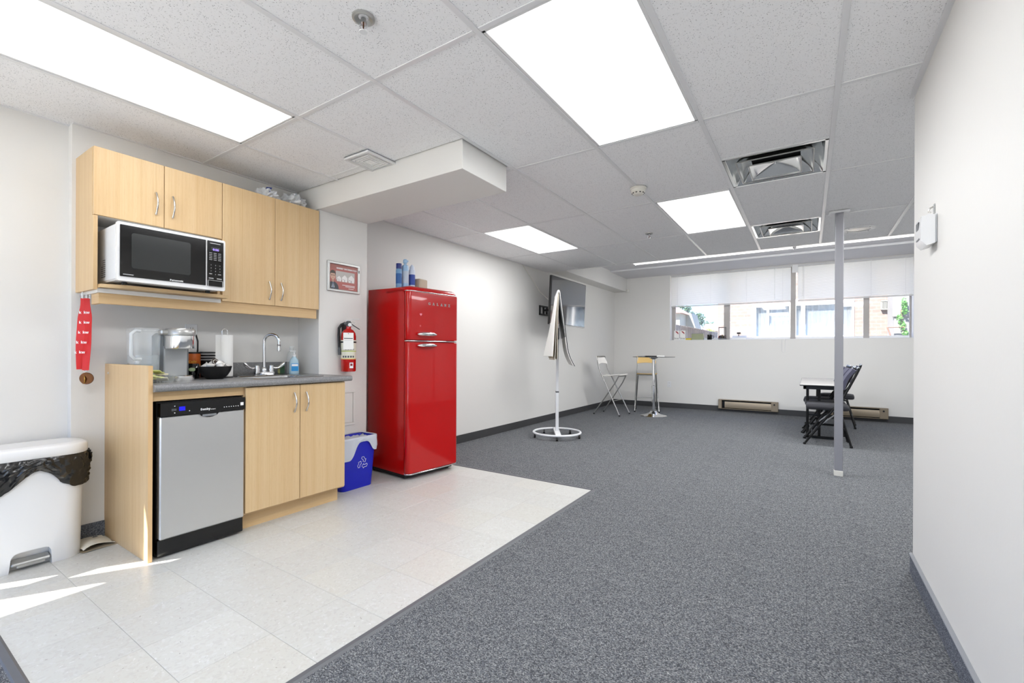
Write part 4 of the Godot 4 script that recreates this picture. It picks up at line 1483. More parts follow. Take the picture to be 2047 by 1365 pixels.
	lathe(st, [Vector2(0.045, 0.160), Vector2(0.045, 0.168), Vector2(0.0, 0.168)], 24)
	part("lid", st, M.black_plastic, a)
	var face := Basis(Vector3.UP, deg_to_rad(68.0))
	letters("brand_lettering", "Cafe", 0.014, mat("gold_print", Color(0.92, 0.72, 0.25), 0.5), a, face * Vector3(0.0, 0.105, 0.0435), face, true, 700, 0.002)
	a = thing("jar", "black coffee jar standing between tin and stacked lids", "jar", Vector3(-3.255, CT, -1.285))
	st = S()
	lathe(st, [Vector2(0, 0), Vector2(0.034, 0), Vector2(0.036, 0.004), Vector2(0.036, 0.085), Vector2(0.030, 0.095), Vector2(0, 0.095)], 22)
	part("body", st, M.black_gloss, a)
	st = S()
	prism(st, rrect(0.034, 0.022, 0.010), 0.0355, 0.0368, Transform3D(Basis(Vector3.UP, deg_to_rad(62.0)), Vector3(0, 0.058, 0)))
	part("label_patch", st, mat("green_white", Color(0.72, 0.80, 0.62), 0.5), a)
	a = thing("lid_stack", "stack of black ribbed cup lids behind the pods", "lids", Vector3(-3.375, CT, -1.418))
	st = S()
	lathe(st, [Vector2(0, 0), Vector2(0.040, 0), Vector2(0.042, 0.10), Vector2(0, 0.10)], 22)
	part("cups", st, M.black_plastic, a)
	for k in 4:
		st = S()
		lathe(st, [Vector2(0.040, 0), Vector2(0.046, 0.002), Vector2(0.046, 0.010), Vector2(0.040, 0.013), Vector2(0, 0.013)], 22, Vector3(0, 0.10 + 0.019 * k, 0))
		part("lid", st, M.black_plastic if k % 2 == 0 else M.grey_dark, a)
	# ---------------- bowl of coffee pods
	a = thing("pod_bowl", "black bowl heaped with coffee pods", "bowl", Vector3(-3.115, CT, -1.352))
	st = S()
	lathe(st, [Vector2(0, 0), Vector2(0.045, 0), Vector2(0.048, 0.004), Vector2(0.068, 0.022), Vector2(0.084, 0.048), Vector2(0.092, 0.078), Vector2(0.088, 0.080), Vector2(0.080, 0.05), Vector2(0.062, 0.026), Vector2(0.0, 0.012)], 36)
	part("shell", st, M.black_plastic, a)
	mat("pod_white", Color(0.92, 0.91, 0.89), 0.4)
	mat("pod_foil", Color(0.55, 0.52, 0.49), 0.35, 0.3)
	mat("pod_dark", Color(0.22, 0.16, 0.13), 0.4)
	var pods := [[-0.045, 0.074, 0.035, 0.0, 0.25, "white coffee pod lying on its side at the rim of the bowl", 0], [0.01, 0.078, 0.045, 0.2, -0.3, "white coffee pod in the middle of the heap", 0], [0.052, 0.070, 0.012, -0.4, 0.5, "white coffee pod at the right of the heap", 0], [-0.004, 0.098, -0.014, 0.3, 1.15, "coffee pod showing its dark printed foil lid on top", 1], [0.045, 0.082, -0.035, 1.0, 0.9, "coffee pod with a pale foil lid leaning at the back", 2], [-0.04, 0.076, -0.035, -0.8, 0.7, "white coffee pod leaning at the back rim", 0], [0.02, 0.094, 0.022, 0.6, 2.4, "upturned white coffee pod topping the heap", 0], [0.06, 0.076, -0.005, 0.2, 2.0, "white coffee pod wedged at the bowl's rim", 0]]
	for p in pods:
		var b := thing("coffee_pod", p[5], "coffee pod", Vector3(-3.115, CT, -1.352) + Vector3(p[2], p[1] - 0.002, -p[0]), 0.0, "coffee pods in the black bowl")
		b.rotation = Vector3(p[3], 0.4, -p[4])
		st = S()
		lathe(st, [Vector2(0, -0.02), Vector2(0.017, -0.02), Vector2(0.018, -0.017), Vector2(0.0215, 0.019), Vector2(0.0255, 0.020), Vector2(0.0255, 0.022)], 18)
		part("cup", st, M.pod_white, b)
		st = S()
		lathe(st, [Vector2(0.025, 0.022), Vector2(0.0235, 0.0225), Vector2(0.0, 0.0225)], 18)
		part("foil_lid", st, [M.pod_white, M.pod_dark, M.pod_foil][p[6]], b)
		if p[6] == 1:
			st = S()
			tube(st, arc(Vector3(0, 0.0232, 0), Vector3.RIGHT, Vector3.BACK, 0.016, 0, 345, 16), 0.0018, 5, false, true)
			part("printed_ring", st, M.pod_white, b)
	# ---------------- paper towel on its stand
	a = thing("paper_towel_holder", "black wire paper towel stand with a loop top", "holder", Vector3(-3.235, CT, -1.462))
	st = S()
	lathe(st, [Vector2(0, 0), Vector2(0.072, 0), Vector2(0.075, 0.003), Vector2(0.074, 0.006), Vector2(0, 0.007)], 32)
	part("base", st, M.black_plastic, a)
	st = S()
	tube(st, [Vector3(0, 0.006, 0), Vector3(0, 0.275, 0)], 0.006, 10)
	var loop := [Vector3(0, 0.275, 0.016), Vector3(0, 0.30, 0.016)]
	loop += arc(Vector3(0, 0.305, 0), Vector3(0, 0, 1), Vector3.UP, 0.016, 0, 180, 8)
	loop.append(Vector3(0, 0.275, -0.016))
	tube(st, loop, 0.003, 8)
	part("rod", st, M.chrome, a)
	a = thing("paper_towel_roll", "white paper towel roll on its stand by the sink", "paper towel", Vector3(-3.235, CT + 0.008, -1.462))
	st = S()
	lathe(st, [Vector2(0.02, 0), Vector2(0.047, 0), Vector2(0.048, 0.003), Vector2(0.048, 0.268), Vector2(0.047, 0.272), Vector2(0.02, 0.272), Vector2(0.02, 0.0)], 32)
	part("roll", st, M.towel, a)
	st = S()
	sheet(st, 6, 2, func(u: float, v: float): return Vector3(0.049 * cos(-0.9 - u * 0.5) + 0.004 * u, 0.002 + 0.268 * v, -0.049 * sin(-0.9 - u * 0.5) + 0.012 * u * u), 0.0008)
	part("loose_end", st, M.towel, a)
	# ---------------- soap
	mat("soap_blue", Color(0.16, 0.55, 0.80), 0.25)
	a = thing("soap_bottle", "clear pump bottle of blue dish soap beside the tap", "soap bottle", Vector3(-3.30, CT + 0.004, -1.985))
	st = S()
	loft(st, [ring_xz(rrect(0.066, 0.045, 0.02), 0.0), ring_xz(rrect(0.070, 0.048, 0.02), 0.006), ring_xz(rrect(0.068, 0.046, 0.02), 0.075), ring_xz(rrect(0.060, 0.040, 0.018), 0.105), ring_xz(rrect(0.030, 0.028, 0.012), 0.125), ring_xz(rrect(0.028, 0.026, 0.012), 0.132)])
	a.rotation.y = PI / 2 - 0.3
	part("bottle", st, mat("soap_clear", Color(0.72, 0.84, 0.90), 0.1, 0, {"alpha": 0.75}), a)
	st = S()
	prism(st, rrect(0.050, 0.058, 0.004), 0.0235, 0.0248, Transform3D(Basis(), Vector3(0, 0.050, 0)))
	part("label_patch", st, M.soap_blue, a)
	st = S()
	bx(st, -0.022, 0.022, 0.058, 0.074, 0.0246, 0.0254)
	part("label_title", st, M.white_print, a)
	st = S()
	lathe(st, [Vector2(0.014, 0.130), Vector2(0.015, 0.146), Vector2(0.006, 0.149), Vector2(0.005, 0.168), Vector2(0, 0.168)], 14)
	box(st, Vector3(-0.010, 0.172, 0), Vector3(0.046, 0.009, 0.012), 0.003)
	part("pump", st, M.white_plastic, a)
	a = thing("spare_bottle", "empty clear plastic bottle behind the soap bottle", "bottle", Vector3(-3.385, CT + 0.001, -2.015))
	st = S()
	lathe(st, [Vector2(0, 0), Vector2(0.032, 0), Vector2(0.034, 0.004), Vector2(0.034, 0.13), Vector2(0.026, 0.165), Vector2(0.014, 0.180), Vector2(0.014, 0.200)], 20)
	part("bottle", st, M.clear_thick, a)
	st = S()
	lathe(st, [Vector2(0.017, 0.198), Vector2(0.017, 0.214), Vector2(0, 0.216)], 14)
	part("cap", st, M.clear_thick, a)
	a = thing("scrub_sponge", "green-topped sponge propped on the sink edge", "sponge", Vector3(-3.36, 0.915, -1.915), 0.4)
	st = S()
	box(st, Vector3(0, 0.032, 0), Vector3(0.022, 0.062, 0.05), 0.006)
	part("foam", st, mat("foam", Color(0.62, 0.62, 0.42), 0.95), a)
	st = S()
	box(st, Vector3(0.013, 0.032, 0), Vector3(0.006, 0.06, 0.048), 0.002)
	part("scourer", st, mat("scourer", Color(0.22, 0.33, 0.24), 0.95), a)
	# ---------------- snack tray
	a = thing("snack_tray", "clear ribbed clamshell tray of tea sachets on the worktop end", "tray", Vector3(-3.0, CT, -1.018))
	st = S()
	var ribs := func(w: float, d: float, y: float) -> Array:
		var out := []
		for k in 64:
			var t := TAU * k / 64.0
			var r := 1.0 + (0.02 if k % 2 == 0 else -0.02)
			var q := Vector2(cos(t), sin(t))
			var s := pow(pow(absf(q.x), 4) + pow(absf(q.y), 4), -0.25)
			out.append(Vector3(q.x * s * w * r, y, -q.y * s * d * r))
		return out
	loft(st, [ribs.call(0.075, 0.052, 0.0), ribs.call(0.078, 0.055, 0.003), ribs.call(0.088, 0.062, 0.042), ribs.call(0.094, 0.066, 0.044)], true, false, false)
	part("tray", st, M.clear_thick, a)
	var k2 := 0
	for q in [[-0.045, 0.020, 0.018, 0.3, "pale green tea sachet lying flat in the clear tray nearest the wall"], [0.02, 0.020, -0.012, -0.4, "cream tea sachet lying flat in the clear tray toward the worktop's front edge"], [0.035, 0.036, 0.022, 0.9, "pale green tea sachet in the clear tray leaning on the end panel's side"], [-0.03, 0.044, -0.022, 1.2, "cream tea sachet in the clear tray leaning toward the coffee maker"], [0.0, 0.060, 0.008, -0.7, "pale green tea sachet topping the pile in the clear tray"]]:
		var b := thing("tea_sachet", q[4], "sachet", Vector3(-3.0 + q[0], CT + q[1], -1.018 + q[2]), q[3], "tea sachets in the clear tray")
		b.rotation.z = 0.3 * sin(k2 * 2.1)
		st = S()
		sheet(st, 6, 5, func(u: float, v: float): return Vector3((u - 0.5) * 0.065, 0.004 * sin(PI * u) * sin(PI * v) + 0.002 * sin(9.0 * u), (0.5 - v) * 0.05), 0.005)
		part("pouch", st, mat("sachet%d" % (k2 % 2), [Color(0.80, 0.82, 0.52), Color(0.88, 0.85, 0.74)][k2 % 2], 0.5), b)
		k2 += 1
	for q in [[-3.072, -0.985, "crumpled brown wrapper behind the clear tray", Color(0.42, 0.34, 0.25), 0.075], [-3.07, -1.05, "crumpled grey foil wrapper beside the coffee maker's tank", Color(0.55, 0.54, 0.52), 0.05]]:
		var b := thing("snack_wrapper", q[2], "wrapper", Vector3(q[0], CT, q[1]))
		crumple(b, "wrapper", Vector3(0.024, q[4], 0.03), mat("wrapper_%d" % int(q[4] * 1000), q[3], 0.35), int(q[4] * 977))
	# ---------------- carrier bags on the wall cabinet
	var bw := thing("carrier_bag", "rumpled white carrier bag with blue print on the wall cabinet", "bag", Vector3(-3.30, 2.168, -1.77))
	crumple(bw, "bag", Vector3(0.08, 0.105, 0.08), M.bag_white, 4)
	st = S()
	sheet(st, 6, 3, func(u: float, v: float): return Vector3(0.055 - 0.02 * v, 0.04 + 0.06 * u, 0.02 + 0.03 * v - 0.03 * u), 0.002)
	part("print_patch", st, mat("print_blue", Color(0.10, 0.20, 0.52), 0.5), bw)
	bw = thing("carrier_bag", "plain crumpled white plastic bag on the wall cabinet beside the bulkhead", "bag", Vector3(-3.31, 2.168, -1.975))
	crumple(bw, "bag", Vector3(0.09, 0.125, 0.09), M.bag_white, 9)
	# ---------------- lanyards with a medal, hung under the cabinet
	a = thing("medal_lanyard", "red medal ribbons printed in white hanging under the microwave cabinet", "lanyard", Vector3(-3.36, 0.90, -0.803), deg_to_rad(52.0))
	var rib := func(off: Vector3, wob: float, twist: float, len: float) -> SurfaceTool:
		var s := S()
		sheet(s, 2, 22, func(u: float, v: float):
			var y: float = 1.375 - 0.90 - len * v
			var wd := 0.030 * (0.5 + 0.5 * smoothstep(0.05, 0.3, v)) * (1.0 - 0.3 * smoothstep(0.55, 1.0, v))
			var an := twist * v + 0.25 * sin(v * 5.0 + wob)
			return off + Vector3((u - 0.5) * wd * 2.0 * cos(an) * 0.75 + 0.006 * sin(v * 4.0 + wob), y, (u - 0.5) * wd * 1.2 * sin(an) + 0.004 * cos(3.0 * u + v * 6.0)), 0.0012)
		return s
	part("ribbon", rib.call(Vector3(0.006, 0, 0.004), 0.0, 0.5, 0.40), M.red_ribbon, a)
	part("ribbon", rib.call(Vector3(-0.020, 0, -0.004), 1.4, -0.25, 0.395), M.red_ribbon, a)
	for q in [[0.012, 0.40], [0.012, 0.345], [0.008, 0.29], [0.0, 0.235], [-0.008, 0.18]]:
		letters("print", "kw", 0.014, M.white_print, a, Vector3(q[0], q[1] - 0.005, 0.020), Basis(), false, 700, 0.001)
		letters("print", "k", 0.014, M.white_print, a, Vector3(q[0] - 0.029, q[1] - 0.006, 0.019), Basis(), false, 700, 0.001)
	st = S()
	lathe(st, [Vector2(0, -0.003), Vector2(0.031, -0.003), Vector2(0.033, 0.0), Vector2(0.031, 0.003), Vector2(0, 0.003)], 28, Vector3(0.006, 0.030, 0.004), Basis(Vector3(1, 0, 0), Vector3(0, 0, 1), Vector3(0, -1, 0)))
	part("medal", st, M.bronze, a, "round bronze medal")
	st = S()
	lathe(st, [Vector2(0, -0.002), Vector2(0.026, -0.002), Vector2(0.026, 0.002), Vector2(0, 0.002)], 20, Vector3(-0.012, 0.024, -0.004), Basis(Vector3(0.6, 0, 0.8), Vector3(-0.8, 0, 0.6), Vector3(0, -1, 0)))
	part("medal", st, M.gold, a, "small gold medal edge-on")
	st = S()
	tube(st, arc(Vector3(0, 0.072, 0.002), Vector3.RIGHT, Vector3.UP, 0.008, 0, 345, 12), 0.0015, 6, false, true)
	part("ring", st, M.nickel, a)
	for x in [-0.016, 0.002, 0.018]:
		st = S()
		box(st, Vector3(x, 0.492, 0.0), Vector3(0.007, 0.036, 0.006), 0.002)
		part("hook_clip", st, M.white_plastic, a)

func crumple(parent: Node3D, nm: String, size: Vector3, m: Material, sd: int) -> void:      # a crumpled lump resting on y = 0
	var n := FastNoiseLite.new()
	n.seed = sd
	n.frequency = 1.1
	n.fractal_octaves = 3
	var st := S()
	var rings := []
	for i in 13:
		var v := PI * i / 12.0
		var ring := []
		for k in 30:
			var t := TAU * k / 30.0
			var d := Vector3(sin(v) * cos(t), -cos(v), -sin(v) * sin(t))
			var r := 1.0 + 0.55 * n.get_noise_3dv(d * 2.2) - 0.25 * absf(n.get_noise_3dv(d * 5.0 + Vector3.ONE * 7.0))
			var p := d * r * size * Vector3(1, 0.5, 1)
			p.y = maxf(p.y + size.y * 0.42, 0.0)
			ring.append(p)
		rings.append(ring)
	loft(st, rings, true, true, false)
	part(nm, st, m, parent)

func outlet(nm: String, label: String, at: Vector3, turn: float, grouped := false) -> void:
	var a := thing(nm, label, "outlet", at, turn, "wall outlets")
	var st := S()
	box(st, Vector3(0, 0, 0.003), Vector3(0.072, 0.116, 0.006), 0.003)
	part("plate", st, M.white_plastic, a)
	for y in [-0.026, 0.026]:
		st = S()
		prism(st, rrect(0.034, 0.030, 0.008), 0.005, 0.008, Transform3D(Basis(), Vector3(0, y, 0)))
		var r := part("receptacle", st, M.white_gloss, a)
		st = S()
		for x in [-0.007, 0.007]: box(st, Vector3(x, y + 0.004, 0.008), Vector3(0.0025, 0.009, 0.0012))
		tube(st, [Vector3(0, y - 0.007, 0.0078), Vector3(0, y - 0.007, 0.0086)], 0.0026, 8)
		part("slot", st, M.black_plastic, r)

func build_near() -> void:
	var st: SurfaceTool
	# ---------------- white step bin
	var a := thing("step_bin", "white plastic step-on waste bin with a flat lid", "waste bin", Vector3(-3.345, 0, -0.572), PI / 2)
	st = S()
	var rings := []
	var section := func(w: float, d: float, r: float, y: float, notch: float) -> Array:
		var out := []
		for p in rrect(w, d, r, 6):
			out.append(Vector3(p.x, y, -p.y))
		return out
	for q in [[0.385, 0.235, 0.07, 0.0], [0.390, 0.240, 0.075, 0.004], [0.405, 0.252, 0.085, 0.30], [0.420, 0.262, 0.09, 0.545]]:
		rings.append(section.call(q[0], q[1], q[2], q[3], 0.0))
	loft(st, rings, true, true)
	st.generate_normals()
	var shell := CSGMesh3D.new()
	shell.name = "body"
	shell.mesh = st.commit()
	shell.material = M.white_plastic
	a.add_child(shell)
	var arch := CSGPolygon3D.new()                          # the pedal arch cut out of the foot of the long side
	arch.name = "pedal_arch"
	arch.operation = CSGShape3D.OPERATION_SUBTRACTION
	arch.polygon = PackedVector2Array([Vector2(-0.078, -0.01), Vector2(-0.070, 0.070), Vector2(-0.060, 0.086), Vector2(-0.044, 0.092), Vector2(0.048, 0.092), Vector2(0.062, 0.086), Vector2(0.070, 0.070), Vector2(0.074, -0.01)])
	arch.depth = 0.075
	arch.material = M.white_plastic
	shell.add_child(arch)
	arch.position = Vector3(0, 0, 0.145)
	st = S()
	box(st, Vector3(0, 0.040, 0.098), Vector3(0.138, 0.016, 0.050), 0.005, Basis(Vector3(1, 0, 0), 0.25))
	box(st, Vector3(0, 0.024, 0.112), Vector3(0.100, 0.014, 0.018), 0.003)
	part("pedal", st, M.silver_plastic, a)
	st = S()
	rings = []
	for q in [[0.444, 0.284, 0.10, 0.545], [0.452, 0.292, 0.105, 0.549], [0.450, 0.290, 0.105, 0.586], [0.440, 0.280, 0.10, 0.595], [0.42, 0.26, 0.095, 0.599], [0.34, 0.18, 0.06, 0.602]]:
		rings.append(section.call(q[0], q[1], q[2], q[3], 0.0))
	loft(st, rings, true, true)
	part("lid", st, M.white_gloss, a)
	# black liner folded over the rim
	a = thing("bin_liner", "black glossy bin liner folded out under the white lid", "bin bag", Vector3(-3.345, 0.30, -0.572), PI / 2)
	var n := FastNoiseLite.new()
	n.seed = 31
	n.frequency = 1.0
	n.fractal_octaves = 3
	st = S()
	sheet(st, 150, 20, func(u: float, v: float):
		var t: float = TAU * u
		var q := Vector2(cos(t), sin(t))
		var sq := pow(pow(absf(q.x), 3.4) + pow(absf(q.y), 3.4), -1.0 / 3.4)
		var e := Vector2(q.x * sq * 0.212, q.y * sq * 0.134)
		var front := clampf(sin(t), 0, 1)                       # long side that faces the room
		var dip := 0.15 + 0.055 * absf(sin(t * 1.0 + 0.5)) * (1.0 - front) 
		dip -= 0.085 * exp(-pow((e.x - 0.02) / 0.075, 2)) * front
		dip += 0.035 * exp(-pow((e.x + 0.16) / 0.06, 2)) * front + 0.02 * exp(-pow((e.x - 0.15) / 0.05, 2)) * front
		var fold := n.get_noise_3d(e.x * 42.0, e.y * 42.0, v * 1.8)
		var fine := absf(n.get_noise_3d(e.x * 75.0 + 9.0, v * 6.0, e.y * 75.0))
		var out := 0.007 + 0.014 * sin(PI * v) + (0.012 * fold + 0.012 * fine) * smoothstep(0.0, 0.25, v)
		var nn := e.normalized()
		return Vector3(e.x + nn.x * out, 0.548 - 0.30 - dip * v + 0.006 * fold, e.y + nn.y * out), 0.001)
	part("film", st, M.bag_black, a)
	# knot of slack film at the right end
	var kn := Node3D.new()
	kn.name = "knot"
	a.add_child(kn)
	kn.position = Vector3(0.225, 0.165, 0.02)
	crumple(kn, "knot_film", Vector3(0.024, 0.085, 0.045), M.bag_black, 14)
	# ---------------- discarded paper pouch
	a = thing("paper_pouch", "flattened cream paper pouch with small print lying on the floor", "paper bag", Vector3(-3.335, 0.0, -0.83), deg_to_rad(4.0))
	st = S()
	sheet(st, 12, 10, func(u: float, v: float): return Vector3((u - 0.5) * 0.19, 0.012 + 0.030 * sin(PI * v) * (0.3 + 0.7 * u) + 0.008 * sin(u * 9.0 + v * 4.0) * u, (0.5 - v) * 0.14 + 0.02 * u * sin(v * 3.0)), 0.002)
	part("top_sheet", st, M.paper_aged, a)
	st = S()
	sheet(st, 8, 6, func(u: float, v: float): return Vector3((u - 0.5) * 0.20, 0.003 + 0.004 * sin(u * 7.0 + v * 3.0), (0.5 - v) * 0.15), 0.002)
	part("bottom_sheet", st, M.kraft, a)
	st = S()
	for k in 5: box(st, Vector3(-0.05 + 0.004 * k, 0.0445 - 0.0012 * k, 0.02 - 0.010 * k), Vector3(0.05, 0.0012, 0.0022))
	box(st, Vector3(0.012, 0.047, -0.005), Vector3(0.018, 0.0012, 0.020))
	part("small_print", st, M.grey_dark, a)
	# ---------------- recycling bin and its liner
	a = thing("recycling_bin", "blue recycling bin with white arrows beside the red refrigerator", "recycling bin", Vector3(-3.07, 0, -2.335), PI / 2)
	st = S()
	rings = []
	for q in [[0.285, 0.165, 0.035, 0.0], [0.292, 0.172, 0.038, 0.005], [0.345, 0.200, 0.03, 0.385], [0.358, 0.212, 0.03, 0.39], [0.358, 0.212, 0.03, 0.402]]:
		rings.append(ring_xz(rrect(q[0], q[1], q[2], 5), q[3]))
	loft(st, rings, true, false)
	rings.clear()
	for q in [[0.352, 0.206, 0.03, 0.402], [0.338, 0.194, 0.03, 0.38], [0.285, 0.165, 0.03, 0.01]]:
		rings.append(ring_xz(rrect(q[0], q[1], q[2], 5), q[3]))
	loft(st, rings, false, true)
	part("tub", st, M.blue_plastic, a)
	for k in 3:                                             # three bent arrows chasing round a triangle
		st = S()
		var slant := Basis(Vector3(1, 0, 0), 0.037)
		var turn := Basis(Vector3(0, 0, 1), TAU * k / 3.0)
		var outline := PackedVector2Array([Vector2(-0.006, 0.040), Vector2(0.008, 0.040), Vector2(0.019, 0.022), Vector2(0.025, 0.025), Vector2(0.019, 0.004), Vector2(0.000, 0.010), Vector2(0.006, 0.014), Vector2(0.000, 0.024), Vector2(-0.010, 0.030)])
		var path := []
		for q in outline: path.append(Vector3(0.035, 0.195, 0.0945) + slant * (turn * Vector3(q.x * 1.25, q.y * 1.25, 0)))
		tube(st, path, 0.0017, 6, false, true)
		part("arrow", st, M.white_print, a, "white outlined recycling arrow")
	a = thing("recycling_liner", "frosted plastic liner draped over the rim of the blue bin", "bin bag", Vector3(-3.07, 0.25, -2.335), PI / 2)
	st = S()
	sheet(st, 130, 14, func(u: float, v: float):
		var t: float = TAU * u
		var q := Vector2(cos(t), sin(t))
		var sq := pow(pow(absf(q.x), 7) + pow(absf(q.y), 7), -1.0 / 7.0)
		var e := Vector2(q.x * sq * 0.181, q.y * sq * 0.108)
		var front := clampf(sin(t) * 1.5, 0, 1)
		var dip := 0.12
		dip -= 0.085 * exp(-pow((e.x - 0.035) / 0.075, 4)) * front
		dip += 0.05 * smoothstep(-0.03, -0.10, e.x) * front
		var f := n.get_noise_3d(e.x * 30.0, e.y * 30.0, v * 2.0)
		var o := 0.004 + 0.004 * sin(PI * v) + 0.006 * f * smoothstep(0.0, 0.3, v)
		if v < 0.15: o -= (0.15 - v) * 0.12
		var nn := e.normalized()
		var y: float = 0.406 - 0.25 - dip * maxf(v - 0.15, 0.0) / 0.85 + (0.014 * sin(PI * v / 0.15) * 0.4 if v < 0.15 else 0.0)
		return Vector3(e.x + nn.x * o, y, e.y + nn.y * o), 0.0012)
	part("skirt", st, M.bag_frost, a)
	st = S()
	sheet(st, 20, 14, func(u: float, v: float): return Vector3((u - 0.5) * 0.335, 0.136 + 0.028 * n.get_noise_2d(u * 7.0, v * 5.0) - 0.03 * sin(PI * u) * sin(PI * v), (0.5 - v) * 0.19), 0.001)
	part("slack_film", st, M.bag_frost, a)
	# ---------------- extinguisher
	a = thing("fire_extinguisher", "red fire extinguisher with a white inspection tag on the pier", "extinguisher", Vector3(-3.112, 0.925, -2.335), deg_to_rad(56.0))
	a.scale = Vector3.ONE * 1.07
	st = S()
	lathe(st, [Vector2(0, 0), Vector2(0.050, 0), Vector2(0.054, 0.006), Vector2(0.054, 0.265), Vector2(0.050, 0.29), Vector2(0.035, 0.312), Vector2(0.018, 0.322), Vector2(0.018, 0.34), Vector2(0, 0.34)], 32)
	part("cylinder", st, M.red_gloss, a)
	st = S()
	lathe(st, [Vector2(0.0545, 0.092), Vector2(0.0548, 0.093), Vector2(0.0548, 0.235), Vector2(0.0545, 0.236)], 32)
	var lb := part("label_band", st, mat("ext_label", Color(0.86, 0.85, 0.78), 0.5), a)
	st = S()
	for q in [[0.093, 0.098, "ext_yellow", Color(0.86, 0.70, 0.20)], [0.150, 0.156, "ext_lime", Color(0.70, 0.76, 0.30)]]:
		var s2 := S()
		lathe(s2, [Vector2(0.0548, q[0]), Vector2(0.0551, q[0] + 0.001), Vector2(0.0551, q[1] - 0.001), Vector2(0.0548, q[1])], 32)
		part("stripe", s2, mat(q[2], q[3], 0.5), lb)
	st = S()
	for k in 5:
		var b3 := Basis(Vector3.UP, -0.75 + 0.34 * k)
		box(st, b3 * Vector3(0, 0.112, 0.0552), Vector3(0.012, 0.014, 0.001), 0, b3)
		if k > 0: box(st, b3 * Vector3(0, 0.168, 0.0552), Vector3(0.012, 0.010, 0.001), 0, b3)
	part("pictogram", st, M.grey_dark, lb)
	st = S()
	box(st, Vector3(0.018, 0.047, 0.0535), Vector3(0.026, 0.042, 0.002), 0.0008)
	var ck := part("check_sticker", st, M.white_print, a)
	st = S()
	box(st, Vector3(0.018, 0.052, 0.0548), Vector3(0.016, 0.018, 0.001))
	part("mark", st, mat("mark_red", Color(0.55, 0.12, 0.14), 0.6), ck)
	st = S()
	box(st, Vector3(-0.004, 0.228, 0.062), Vector3(0.072, 0.125, 0.0015), 0.0005, Basis(Vector3(1, 0, 0), -0.04))
	var tg := part("inspection_tag", st, M.paper, a, "white paper inspection tag")
	st = S()
	box(st, Vector3(-0.004, 0.248, 0.0625), Vector3(0.062, 0.006, 0.001))
	box(st, Vector3(-0.004, 0.283, 0.0645), Vector3(0.006, 0.005, 0.001))
	for k in 5: box(st, Vector3(-0.004, 0.232 - 0.010 * k, 0.0625 - 0.0002 * k), Vector3(0.056, 0.0008, 0.001))
	part("tag_print", st, M.grey_dark, tg)
	st = S()
	lathe(st, [Vector2(0.017, 0.338), Vector2(0.020, 0.342), Vector2(0.020, 0.372), Vector2(0.014, 0.380), Vector2(0, 0.382)], 18)
	box(st, Vector3(-0.012, 0.362, 0.0), Vector3(0.05, 0.022, 0.026), 0.005)
	part("valve", st, M.grey_dark, a)
	st = S()
	lathe(st, [Vector2(0.013, 0), Vector2(0.013, 0.008), Vector2(0, 0.009)], 16, Vector3(0.008, 0.352, 0.018), Basis(Vector3(1, 0, 0), Vector3(0, 0, 1), Vector3(0, -1, 0)))
	part("gauge", st, M.white_plastic, a)
	st = S()
	bar(st, Vector3(-0.02, 0.384, 0.0), Vector3(0.082, 0.398, 0.022), 0.016, 0.004)
	part("carry_lever", st, M.silver_plastic, a)
	st = S()
	bar(st, Vector3(0.005, 0.368, 0.006), Vector3(0.078, 0.318, 0.024), 0.015, 0.006)
	part("grip_lever", st, M.black_frame, a)
	st = S()
	tube(st, arc(Vector3(0.03, 0.358, 0.016), Vector3.RIGHT, Vector3.UP, 0.018, 0, 345, 16), 0.0012, 5, false, true)
	part("pull_pin", st, M.nickel, a)
	st = S()
	tube(st, [Vector3(-0.03, 0.362, 0.0), Vector3(-0.052, 0.352, 0.006), Vector3(-0.068, 0.325, 0.010), Vector3(-0.070, 0.27, 0.010), Vector3(-0.066, 0.18, 0.010)], 0.0095, 10)
	part("hose", st, M.black_plastic, a)
	st = S()
	tube(st, [Vector3(-0.066, 0.182, 0.010), Vector3(-0.064, 0.168, 0.010)], 0.0105, 10)
	tube(st, [Vector3(-0.064, 0.168, 0.010), Vector3(-0.062, 0.125, 0.010)], 0.0125, 10)
	part("nozzle", st, M.grey_dark, a)
	st = S()
	box(st, Basis(Vector3.UP, deg_to_rad(34.0)) * Vector3(0, 0.28, -0.054), Vector3(0.04, 0.16, 0.010), 0.002, Basis(Vector3.UP, deg_to_rad(34.0)))
	lathe(st, [Vector2(0.0552, 0.215), Vector2(0.0562, 0.216), Vector2(0.0562, 0.226), Vector2(0.0552, 0.227)], 24)
	part("wall_bracket", st, M.black_plastic, a)
	# ---------------- framed print
	a = thing("picture_frame", "small silver snap frame with a red printed poster on the pier", "picture frame", Vector3(-3.175, 1.687, -2.331), PI / 2)
	var PW := 0.308
	var PH := 0.242
	st = S()
	for q in [[0, PH * 0.5 - 0.011, PW, 0.022], [0, -PH * 0.5 + 0.011, PW, 0.022]]: box(st, Vector3(q[0], q[1], 0.007), Vector3(q[2], q[3], 0.014), 0.004)
	for q in [[PW * 0.5 - 0.011, 0, 0.022, PH - 0.03], [-PW * 0.5 + 0.011, 0, 0.022, PH - 0.03]]: box(st, Vector3(q[0], q[1], 0.007), Vector3(q[2], q[3], 0.0138), 0.004)
	part("frame", st, M.silver_plastic, a)
	st = S()
	quad_uv(st, Vector3(-PW * 0.5 + 0.02, -PH * 0.5 + 0.02, 0.005), Vector3(PW * 0.5 - 0.02, -PH * 0.5 + 0.02, 0.005), Vector3(PW * 0.5 - 0.02, PH * 0.5 - 0.02, 0.005), Vector3(-PW * 0.5 + 0.02, PH * 0.5 - 0.02, 0.005))
	var po := part("poster", st, mat("poster", Color(1, 1, 1), 0.35, 0, {"tex": picture(poster_image())}), a)
